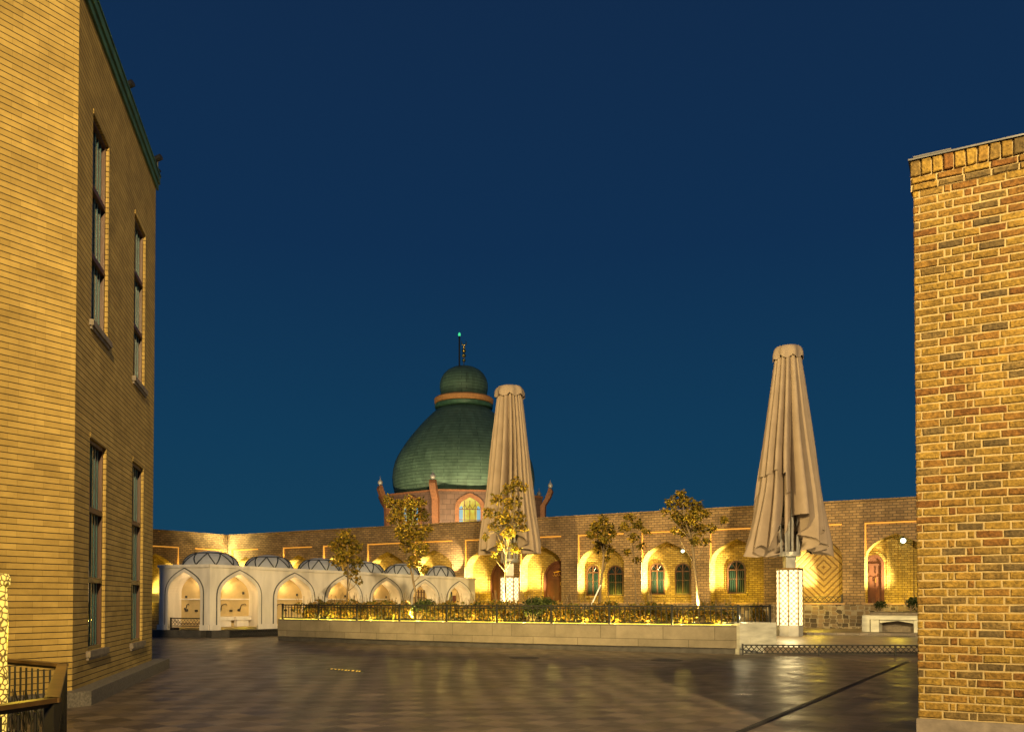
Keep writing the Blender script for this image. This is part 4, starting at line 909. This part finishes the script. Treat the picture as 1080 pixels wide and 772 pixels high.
# planter
pl0, pl1 = at(293.5, 672, 33.5), at(780, 690, 25.0)
mids = [(293.5, 33.5), (400, 30.6), (520, 28.4), (650, 26.5), (780, 25.0)]
path = [at(x, 660, y) for x, y in mids]; path = [Vector((p.x, p.y, 0)) for p in path]
BED = 6.5
pn = thing('planter', 'long raised travertine planter bed with shrubs and trees in the middle of the square', 'planter', path[0])
ztl, ztr = at(293.5, 652.8, 33.5).z, at(780, 659.2, 25.0).z; PT = (ztl+ztr)/2
back = [Vector((p.x+.25*BED, p.y+BED, 0)) for p in path]
def strip(z0, z1, inset, thick, extra=0):
    mb = MB(); n = len(path); a = [p+Vector((.0, inset, 0)) for p in path]; b = [p+Vector((0, inset+thick, 0)) for p in path]
    for i in range(n-1):
        for (p, q, r_, s_) in ((a[i], a[i+1], z0, z1),): mb.poly([(p.x, p.y, z0), (q.x, q.y, z0), (q.x, q.y, z1), (p.x, p.y, z1)])
        mb.poly([(a[i].x, a[i].y, z1), (a[i+1].x, a[i+1].y, z1), (b[i+1].x, b[i+1].y, z1), (b[i].x, b[i].y, z1)])
        mb.poly([(b[i+1].x, b[i+1].y, z0), (b[i].x, b[i].y, z0), (b[i].x, b[i].y, z1), (b[i+1].x, b[i+1].y, z1)])
    for i in (0, n-1): mb.poly([(a[i].x, a[i].y, z0), (b[i].x, b[i].y, z0), (b[i].x, b[i].y, z1), (a[i].x, a[i].y, z1)])
    return mb
strip(.17, PT, 0, .35).build('wall', M['travertine'], pn)
strip(0, .168, .05, .3).build('base_course', M['plinthstone'], pn)
mb = MB(); # side and back walls
for ring in ([path[0]+Vector((.02, .36, 0)), back[0]], [back[0], back[-1]], [back[-1], path[-1]+Vector((-.02, .36, 0))]):
    a, b = ring; u = (b-a).normalized(); n_ = Vector((-u.y, u.x, 0))*.15; mb.prism([((a-n_).x, (a-n_).y), ((b-n_).x, (b-n_).y), ((b+n_).x, (b+n_).y), ((a+n_).x, (a+n_).y)], 0, PT-.002)
mb.build('rear_wall', M['travertine'], pn)
mb = MB(); ss = [p+Vector((0, .34, 0)) for p in path]+back[::-1]; mb.poly([(p.x, p.y, PT-.06) for p in ss]); mb.build('soil', M['soil'], pn)
# LED strip just inside the wall top
ls = strip(PT+.004, PT+.016, .20, .05); tag(ls.build('led_strip', M['ledstrip']), 'thin yellow strip light along the planter top under the iron railing', 'strip light')
def along(t):
    seg = [(path[i+1]-path[i]).length for i in range(len(path)-1)]; T = t*sum(seg)
    for i, L_ in enumerate(seg):
        if T <= L_ or i == len(seg)-1: return path[i].lerp(path[i+1], T/L_), (path[i+1]-path[i]).normalized()
        T -= L_
TOTAL = sum((path[i+1]-path[i]).length for i in range(len(path)-1))
for i in range(17):
    p, u = along((i+.5)/17); lamp('strip_glow', 'POINT', (p.x, p.y+.52, PT+.03), 44.0, (1, .72, .13), .05, spec=.1)
# iron railing on the planter
rl = thing('iron_railing', 'long black ornamental iron railing on top of the planter wall', 'railing', path[0]+Vector((0, .1, PT)))
zr = at(299, 637, 33.5).z; RH = zr-PT
posts = [0.012+(1-.012)*k/9 for k in range(10)]
rail = MB()
for a, b in zip(posts, posts[1:]):
    p, u = along(a); q, u2 = along(b); p = p+Vector((0, .1, 0)); q = q+Vector((0, .1, 0)); fr = Frame(p, q); L_ = fr.len
    rail.fr = fr; rail.box((0, -.022, PT+RH-.045), (L_, .022, PT+RH)); rail.box((0, -.015, PT+RH*.82-.012), (L_, .015, PT+RH*.82+.012)); rail.box((0, -.018, PT+.05), (L_, .018, PT+.08))
    MB(fr).box((-.03, -.03, PT-.0), (.03, .03, PT+RH+.03)).build('post', M['iron'], rl)
    mb = MB(fr); n = int(L_/.16)
    for k in range(1, n):
        x = L_*k/n; mb.box((x-.010, -.010, PT+.08), (x+.010, .010, PT+RH-.045))
        if k % 2: mb.tube([(x, -.0, PT+.12), (x+.05, 0, PT+.2), (x, 0, PT+.28), (x-.05, 0, PT+.36), (x, 0, PT+.44)], .008, 4)
    mb.build('baluster_panel', M['iron'], rl)
rail.fr = fr; MB(fr).box((L_-.03, -.03, PT), (L_+.03, .03, PT+RH+.03)).build('post', M['iron'], rl)
rail.build('rail', M['iron'], rl)
# short return of the railing beyond the block
pe = path[-1]+Vector((0, .3, 0)); pr = at(812, 655, 26.6); pr.z = 0
fr = Frame(pe, pr); r2 = thing('iron_railing', 'short end section of black railing behind the pale marble block', 'railing', pe+Vector((0, 0, PT))); L_ = fr.len
mb = MB(fr); mb.box((0, -.02, PT+RH-.045), (L_, .02, PT+RH)); mb.box((0, -.015, PT+.05), (L_, .015, PT+.08)); mb.build('rail', M['iron'], r2)
for a in (.08, L_): MB(fr).box((a-.03, -.03, PT-.05), (a+.03, .03, PT+RH+.03)).build('post', M['iron'], r2)
mb = MB(fr); n = 9
for k in range(1, n): x = L_*k/n; mb.box((x-.01, -.01, PT+.08), (x+.01, .01, PT+RH-.045))
mb.build('baluster_panel', M['iron'], r2)
# marble block at the planter's right end
m0, m1 = at(780.3, 690, 24.9), at(819, 690, 25.4); fm = Frame(m0, m1); zm = fm.hit(800, 656.5)[1]
if fm.n.y < 0: fm.n = -fm.n
mbk = thing('marble_block', 'pale veined marble block closing the right end of the planter', 'block', fm.p(0, 0, 0))
MB(fm).box((0, 0, 0), (fm.len, 1.2, zm)).build('block', M['marble'], mbk); MB(fm).box((fm.len*.28, -.02, zm*.18), (fm.len*.50, -.003, zm*.52)).build('hatch', M['marble'], mbk)
lamp('block_light', 'POINT', fm.p(.35, .3, zm+.15), 14, (1, .8, .4), .05)

# shrubs in the planter: four kinds, copied
protos = []
for k in range(5):
    r = random.Random(40+k); t = thing('shrub', None, None, (0, 0, 0)); blobs = []
    for _ in range(6): blobs.append((r.uniform(-.42, .42), r.uniform(-.25, .25), r.uniform(.18, .55), r.uniform(.16, .28)))
    mb = MB(); leaf_cloud(mb, blobs, 620, .10, r); mb.build('foliage', M['darkleaf'] if k == 4 else M['shrub'], t)
    mb = MB()
    for b in blobs: mb.tube([(0, 0, 0), (b[0]*.5, b[1]*.5, b[2]*.6), b[:3]], [.02, .014, .005], 5)
    for _ in range(7): x = r.uniform(-.4, .4); mb.tube([(x*.3, 0, .1), (x, r.uniform(-.2, .2), r.uniform(.6, .95))], .006, 4)
    mb.build('stem', M['bark'], t); protos.append(t)
NS = 44; used = [False]*5; rs = random.Random(5)
for i in range(NS):
    u = .055+.93*i/(NS-1); p, _ = along(u); k = rs.choice([0, 1, 2, 3, 0, 1, 2, 4])
    o = protos[k] if not used[k] else copy_tree(protos[k]); used[k] = True
    o.location = (p.x+rs.uniform(-.15, .15), p.y+.75+rs.uniform(0, .45), PT-.06); o.rotation_euler = (0, 0, rs.uniform(0, 6.28)); s = rs.uniform(.85, 1.25); o.scale = (s, s, s)
    if i in (13, 26): s = 1.0; o.scale = (s, s, 1.2)
    tag(o, 'dark green leafy shrub behind the planter railing' if k == 4 else 'yellowish lit shrub in the row behind the planter railing', 'shrub', 'dark green planter shrubs' if k == 4 else 'yellowish planter shrubs')
for k in range(5):
    if not used[k]: raise RuntimeError('unused shrub')
for i in range(26):      # second, looser row farther in
    u = .05+.93*i/25; p, _ = along(u); k = rs.choice([0, 1, 2, 3]); o = copy_tree(protos[k]); o.location = (p.x+.5+rs.uniform(-.2, .2), p.y+2.2+rs.uniform(-.3, .5), PT-.06); o.rotation_euler = (0, 0, rs.uniform(0, 6.28)); s = rs.uniform(.8, 1.2); o.scale = (s, s, s)
# leafy shrubs in the stone trough
for x, s in ((.25, .7), (1.55, .95), (2.1, 1.15), (2.75, .9)):
    o = copy_tree(protos[4]); p = FB.p(x, 1.0, bz1+.13); o.location = p; o.scale = (s, s, s*.9); tag(o, 'dark leafy shrub growing in the stone trough behind the bench', 'shrub', 'shrubs in the stone trough')
o = copy_tree(protos[2]); s, z = FA.hit(758+40, 640, -1.0); 
p = FA.p(FA.hit(798, 630, -1.2)[0], -1.2, TER); o.location = p; o.scale = (.8, .8, 1.9); tag(o, 'thin upright shrub standing beside the lamp column before the arcade', 'shrub')

# trees
T1 = make_tree('small tree nearest the left end of the planter with a round leafy crown', 367, 655, 33.0,
    [(365, 566, 9), (356, 575, 9), (373, 576, 9), (364, 585, 10), (355, 592, 6), (376, 592, 7), (371, 604, 7), (378, 612, 4)], 1, nleaf=900, leaf=.14)
T2 = make_tree('taller bushy tree whose crown overlaps the left foot of the green dome', 443, 655, 31.3,
    [(409, 527, 6), (418, 533, 9), (431, 530, 8), (443, 530, 7), (417, 545, 9), (432, 545, 10), (446, 543, 8), (425, 560, 10), (441, 562, 10), (452, 557, 5), (430, 575, 9), (444, 578, 9), (436, 592, 8), (447, 600, 5)], 2, nleaf=1700, leaf=.14)
T3 = make_tree('loose tree standing in front of the left closed parasol', 533, 655, 30.3,
    [(545, 508, 6), (537, 516, 7), (552, 514, 5), (525, 526, 7), (541, 530, 9), (515, 540, 6), (530, 545, 9), (547, 546, 8), (520, 556, 6), (538, 560, 8), (552, 556, 5), (512, 565, 4), (528, 575, 6), (543, 578, 6), (520, 585, 4)], 3, nleaf=1000, leaf=.15)
T4 = make_tree('slim leaning tree propped by a slanting stake at the middle of the planter', 631, 655, 28.3,
    [(636, 548, 5), (630, 555, 7), (642, 556, 6), (624, 562, 6), (637, 566, 8), (647, 562, 4), (632, 576, 7), (643, 578, 5), (640, 588, 4)], 4, nleaf=560, leaf=.14)
T5 = make_tree('tallest tree at the right end of the planter with golden lit leaves', 738, 655, 26.9,
    [(718, 521, 5), (709, 530, 7), (722, 530, 8), (735, 533, 7), (702, 539, 4), (715, 545, 8), (730, 545, 9), (744, 541, 5), (722, 558, 8), (738, 558, 7), (750, 556, 5), (711, 558, 4), (733, 570, 6), (745, 570, 4), (763, 548, 4)], 5, nleaf=1250, leaf=.135)
T6 = make_tree('sparse thin tree between the leaning tree and the tallest tree', 672, 655, 28.2,
    [(664, 545, 5), (673, 553, 6), (659, 556, 5), (667, 566, 5), (681, 560, 4), (676, 575, 4), (662, 582, 4), (672, 590, 4)], 6, nleaf=330, leaf=.14, tr=.025)
a = T4[1]; mb = MB(); top = at(633.5, 617, 28.25); mb.tube([at(617, 636, 28.0)-Vector((0, 0, .5)), top], .03, 6)
tag(mb.build('tree_stake', M['steel'], base=tuple(at(617, 636, 28.0))), 'pale slanting stake propping up the leaning tree', 'stake')
for (t, b), lab in ((T1, 'first tree from the left'), (T2, 'bushy tree before the dome'), (T3, 'tree in front of the left parasol'), (T4, 'leaning staked tree'), (T5, 'tallest planter tree')):
    q = b+Vector((-.28 if t is not T3[0] else -.5, -.40, .12)); lamp('tree_uplight', 'SPOT', q, 8500, (1, .76, .20), .04, b+Vector((.15, .1, 2.9)), 66, .7)
    u = thing('tree_uplight', 'small ground spotlight at the foot of the '+lab, 'spotlight', (q.x, q.y-.05, PT-.05), 'tree uplights in the planter')
    MB().lathe((q.x, q.y-.02, q.z-.17), [(.03, 0), (.06, .04), (.07, .13), (.05, .14)], 10).build('housing', M['black'], u); MB().lathe((q.x, q.y-.02, q.z-.028), [(.045, 0), (.04, .006)], 10).build('lens', M['uplight'], u)

# ------------------------------------------------------------------ closed parasols
def parasol(label, px, Y, ytop, ybox, ybase, hw_top, hw_bot, yhem, seed, hemf, boxpx, flaps=()):
    r = random.Random(seed); k = Y/F; b = at(px, ybase, Y); zb = TER
    t = thing('closed_parasol', label, 'parasol', (b.x, b.y, zb), 'giant closed parasols')
    Z = lambda y: at(px, y, Y).z
    c = Vector((b.x, b.y, 0)); z1 = Z(ytop); zh = Z(yhem)
    folds = []; x = 0.0
    while x < 1: wd = r.uniform(.035, .075); folds.append((x, min(1, x+wd), r.uniform(.45, 1.0), r.uniform(-.35, .35), r.uniform(-1, 1))); x += wd
    def fold(th):
        f = (th/(2*math.pi)) % 1
        for a_, b_, dp, sk, hm in folds:
            if a_ <= f < b_: return (f-a_)/max(b_-a_, 1e-4), dp, sk, hm
        return 0, .5, 0, 0
    phs = [r.uniform(0, 6.28) for _ in range(6)]
    def layer(a0, a1, N, T, rs, hemfun, deep, flare=0.0, u0=0.0):
        mb = MB()
        for j in range(T+1):
            for i in range(N+1):
                a_ = a0+(a1-a0)*i/N; th = a_-math.pi/2; hem = hemfun(a_); u = u0+(hem-u0)*j/T
                th2 = th+.05*math.sin(3*th+phs[0])*u+.03*math.sin(2.2*u*3+phs[1]+2*th)
                f, dp, sk, hm = fold(th2); ridge = (1-abs(2*f-1)**2.4)
                base = hw_top*.87*k+(hw_bot-hw_top*.87)*k*u**.98
                amp = (.22+.48*min(1, u*1.6))*deep*dp
                rr = base*rs*(1.05-amp*(1-ridge)+flare*max(0, u-.6)**2+.030*math.sin(8*u+phs[2]+5*th)*u+.03*math.sin(13*u+phs[3]-3*th)*u*u)
                az = th+sk*ridge*(.08+.10*u)
                z = z1-.22-(z1-.22-zh)*u+(.16*hm*max(0, (j/T-.8)*5)*max(0, u-.5)*2)
                mb.v.append(c+Vector((rr*math.cos(az), rr*math.sin(az), z)))
        W_ = N+1
        for j in range(T):
            for i in range(N): mb.f.append((j*W_+i, (j+1)*W_+i, (j+1)*W_+i+1, j*W_+i+1))
        return mb
    can = layer(-math.pi, math.pi, 420, 44, 1.0, lambda a_: hemf(a_, r), 1.45).build('canopy', M['cloth'], t, smooth=True)
    for (a0, a1, rs_, hf, deep, fl, u0) in flaps: layer(a0, a1, 110, 26, rs_, hf, deep, fl, u0).build('gathered_flap', M['cloth'], can, smooth=True)
    # gathered cap with a scalloped valance
    mb = MB(); rt = hw_top*k; cap = [(rt*1.10, -.40), (rt*1.09, -.26), (rt*1.0, -.10), (rt*.90, -.01), (rt*.5, .05), (.02, .10)]; n0 = len(mb.v); n = 64
    for q, (rr, dz) in enumerate(cap):
        for i in range(n):
            a = 2*math.pi*i/n; sc = abs(math.sin(4*a)); mb.v.append(c+Vector((rr*(1+.07*math.sin(8*a+.5)*(q < 3))*math.cos(a), rr*(1+.07*math.sin(8*a+.5)*(q < 3))*math.sin(a), z1-.02+dz+(-.13*sc if q == 0 else 0))))
    for q in range(len(cap)-1):
        for i in range(n): mb.f.append((q*n+i, q*n+(i+1) % n, (q+1)*n+(i+1) % n, (q+1)*n+i))
    mb.build('cap', M['cloth'], can, smooth=True)
    zs0, zs1 = Z(585 if Y < 36 else 592), Z(500 if Y < 36 else 520)
    pole = MB().tube([c+Vector((0, 0, zb)), c+Vector((0, 0, z1-.1))], .13, 12).build('pole', M['steel'], t, smooth=True)
    for q in range(10):
        a = 2*math.pi*(q+.5)/10; d = Vector((math.cos(a), math.sin(a), 0))
        mb = MB(); mb.tube([c+d*.36+Vector((0, 0, zs0)), c+d*.42+Vector((0, 0, zs0+.6*(zs1-zs0))), c+d*.36+Vector((0, 0, zs1+1.2))], .05, 6); mb.build('rib', M['steel'], t)
    mb = MB(); mb.lathe(c, [(.40, zs0-.06), (.43, zs0), (.43, zs0+.10), (.3, zs0+.14)], 20); mb.build('hub', M['steel'], t)
    zx1, zx0 = Z(ybox), Z(ybase-11 if Y < 36 else 659)
    bx = boxpx*k/2
    MB().box((c.x-.19, c.y-.19, zx1), (c.x+.19, c.y+.19, zs0-.062)).build('neck', M['steel'], t)
    # lamp column: chamfered square set cornerwise, pierced lit panels between metal edges
    ang = R(22.5); V = [(c.x+bx/math.cos(R(22.5))*math.cos(ang+math.pi/4*i), c.y+bx/math.cos(R(22.5))*math.sin(ang+math.pi/4*i)) for i in range(8)]
    lb = MB().prism([((x-c.x)*.985+c.x, (y-c.y)*.985+c.y) for x, y in V], zx0, zx1-.05).build('lamp_column', M['panel'], t)
    mb = MB()
    for x, y in V: mb.tube([(x, y, zx0), (x, y, zx1-.04)], .026, 5)
    mb.prism([((x-c.x)*1.03+c.x, (y-c.y)*1.03+c.y) for x, y in V], zx1-.05, zx1+.03)
    mb.build('edge_frame', M['bronze'], lb)
    MB().prism([((x-c.x)*1.01+c.x, (y-c.y)*1.01+c.y) for x, y in V], zb, zx0-.002).build('base', M['steel'], t)
    return t
def curve(pts):
    def f(a, r=None):
        if a <= pts[0][0]: return pts[0][1]
        for p, q in zip(pts, pts[1:]):
            if a <= q[0]: return p[1]+(q[1]-p[1])*(a-p[0])/(q[0]-p[0])
        return pts[-1][1]
    return f
# hem heights by azimuth: 0 faces the square, positive to the right
hem_right = curve([(-3.15, .93), (-2.6, .99), (-2.1, .84), (-1.75, .62), (-1.2, .605), (-.72, .585), (-.70, .63), (-.35, .60), (-.33, .70), (-.12, .68), (-.10, .80), (.22, .80), (.30, .86), (.62, .97), (.70, .88), (.95, .93), (1.25, 1.0), (1.7, .96), (2.2, .88), (2.7, .97), (3.15, .93)])
hem_left = curve([(-3.15, .9), (-2.5, 1.0), (-1.9, .93), (-1.4, 1.0), (-.75, .97), (-.42, .88), (-.2, .78), (.15, .77), (.34, .84), (.62, .93), (.95, 1.0), (1.5, .97), (2.2, .9), (2.7, 1.0), (3.15, .9)])
flR = [(-2.1, -.62, .93, curve([(-2.1, .90), (-1.75, .99), (-1.3, 1.01), (-1.0, .93), (-.8, .98), (-.62, .84)]), 1.7, 1.9, .52),
       (-.62, -.20, .80, curve([(-.62, .84), (-.42, .90), (-.20, .80)]), 1.6, .2, .55)]
parasol('taller nearer closed taupe parasol on a lit column at the right', 833, 33.0, 366, 600, 670, 14.0, 41.0, 588, 11, hem_right, 24.5, flR)
parasol('farther closed taupe parasol on a lit column before the dome', 537.5, 40.0, 408, 608, 668, 14.0, 32.0, 586, 12, hem_left, 19.5, [(.36, 1.1, .88, curve([(.36, .86), (.7, .80), (1.1, .95)]), 1.3, 0, .5)])
lamp('column_light', 'POINT', at(832, 630, 31.9), 150, (1, .76, .34), .3)

# ------------------------------------------------------------------ lattice fence at the terrace edge
f0, f1 = at(782.5, 690, 24.55), at(1060, 690, 24.2); ff = Frame(f0, f1)
if ff.n.y < 0: ff.n = -ff.n
zt = ff.hit(870, 679.5)[1]; zb_ = ff.hit(870, 689.5)[1]
fn = thing('lattice_fence', 'low black diamond lattice fence along the edge of the terrace at right', 'fence', ff.p(0, 0, 0))
mb = MB(ff); mb.box((0, -.02, zt-.035), (ff.len, .02, zt)); mb.box((0, -.02, zb_), (ff.len, .02, zb_+.03)); mb.build('rail', M['iron'], fn)
x = 0
while x <= ff.len: MB(ff).box((x, -.025, 0), (x+.045, .025, zt+(.02 if x == 0 else -.05))).build('post', M['iron'], fn); x += 2.15
mb = MB(ff); h = zt-zb_-.06; x = -h; st = .15
while x < ff.len:
    for sg in (0, 1):
        a, b = max(x, 0), min(x+h, ff.len)
        if b > a:
            ya, yb = (a-x), (b-x); ya, yb = (ya, yb) if sg == 0 else (h-ya, h-yb)
            mb.tube([(a, 0, zb_+.03+ya), (b, 0, zb_+.03+yb)], .012, 4)
    x += st
mb.build('lattice', M['iron'], fn)

# ------------------------------------------------------------------ drain, floor grate, manhole
d0, d1 = ground(770, 776), ground(957, 698)
u = (d1-d0).normalized(); n_ = Vector((-u.y, u.x, 0))*.055
dr = thing('drain_channel', 'dark slotted drain channel running diagonally across the paving at lower right', 'drain', d0)
MB().prism([((d0-n_).x, (d0-n_).y), ((d0+n_).x, (d0+n_).y), ((d1+n_).x, (d1+n_).y), ((d1-n_).x, (d1-n_).y)][::-1], .001, .006).build('channel', M['black'], dr)
mb = MB(); L_ = (d1-d0).length; k = 0.0
while k < L_: p = d0+u*k; q = p+u*.05; m_ = n_*.72; mb.prism([((p-m_).x, (p-m_).y), ((q-m_).x, (q-m_).y), ((q+m_).x, (q+m_).y), ((p+m_).x, (p+m_).y)], .0065, .012); k += .11
mb.build('grating', M['iron'], dr)
fl = thing('floor_light', 'row of small yellow inset lights glowing in the dark paving at left centre', 'floor light', ground(365, 706))
a, b = ground(348, 705.3), ground(382, 708); MB().prism([(a.x-.05, a.y-.12), (b.x+.05, b.y-.12), (b.x+.05, b.y+.12), (a.x-.05, a.y+.12)], .002, .006).build('tray', M['iron'], fl)
rf = random.Random(9)
mb = MB()
for k in range(9):
    p = a.lerp(b, (k+.5+rf.uniform(-.2, .2))/9); w = rf.uniform(.010, .024); mb.box((p.x-w, p.y-.05-rf.random()*.05, .0065), (p.x+w, p.y+.06, .012))
mb.build('lens', emit('floor_glow', (1, .66, .07), .7), fl)  # glints on the grate, put in as glowing dashes; no lamps here
for px, py, lab in ((553, 693.5, 'round dark manhole cover in the paving before the planter'), (703, 696, 'small dark manhole cover nearer the drain channel')):
    p = ground(px, py); MBm = MB().lathe((p.x, p.y, 0), [(.42, .002), (.42, .008), (.38, .011), (.36, .008)], 28); tag(MBm.build('manhole_cover', M['iron'], base=(p.x, p.y, 0)), lab, 'manhole cover')

# ------------------------------------------------------------------ near railing and lit column at lower left
RT = 1.0
c1 = at(66, 699.5, 7.9); c2 = at(54.5, 737, 5.15); e1_ = Vector((c1.x-3.2, c1.y+2.3, 0)); e2_ = Vector((-3.25, 3.55, 0))
c1 = Vector((c1.x, c1.y, 0)); c2 = Vector((c2.x, c2.y, 0))
nr = thing('handrail_railing', 'near bronze-topped iron railing turning a corner at the lower left', 'railing', c2)
hr = MB(); 
for a, b in ((e1_, c1), (c1, c2), (c2, e2_)):
    fr = Frame(a, b); L_ = fr.len; hr.fr = fr
    hr.box((-.03, -.042, RT-.018), (L_+.03, .042, RT+.010)); MB(fr).box((0, -.014, RT-.045), (L_, .014, RT-.019)).build('under_rail', M['iron'], nr)
    MB(fr).box((0, -.02, .10), (L_, .02, .13)).build('bottom_rail', M['iron'], nr)
    n = max(2, int(L_/.115)); 
    for k in range(1, n):
        x = L_*k/n; mb = MB(fr); mb.tube([(x, 0, .13), (x, 0, RT-.06)], .009, 6)
        for zc in ((.52,) if k % 2 else (.44, .60)):
            for s in (-1, 1):
                mb.tube([(x, 0, zc-.13), (x+s*.022, 0, zc-.07), (x+s*.032, s*.01, zc), (x+s*.022, 0, zc+.07), (x, 0, zc+.13)], .006, 5)
            mb.tube([(x, -.02, zc-.12), (x, -.03, zc), (x, -.02, zc+.12)], .006, 5)
        mb.lathe(fr.p(x, 0, .30), [(.01, -.03), (.02, 0), (.01, .03)], 8); mb.build('baluster', M['iron'], nr)
hr.build('handrail', M['bronze'], nr)
for p in (c1, c2): MB().box((p.x-.03, p.y-.03, 0), (p.x+.03, p.y+.03, RT-.027)).build('post', M['iron'], nr)
lc = at(-3.5, 640, 7.0); zc = at(0, 605, 7.0).z; lt = thing('lit_column', 'bright pierced metal lamp column cut by the left edge behind the railing', 'lamp', (lc.x, lc.y, 0))
prof = [(.085, .12), (.082, .6), (.092, .9), (.078, 1.1), (.086, 1.4), (.075, zc-.12)]
MB().lathe((lc.x, lc.y, 0), prof, 20).build('shade', M['pierced'], lt, smooth=True)
MB().lathe((lc.x, lc.y, 0), [(.07, zc-.118), (.095, zc-.09), (.098, zc-.03), (.08, zc), (.01, zc+.01)], 20).build('cap', M['pierced'], lt); MB().lathe((lc.x, lc.y, 0), [(.13, 0), (.13, .06), (.09, .118)], 20).build('foot', M['iron'], lt)
lamp('lit_column_light', 'POINT', (lc.x+.05, lc.y+.25, 1.3), 9, YEL, .15)
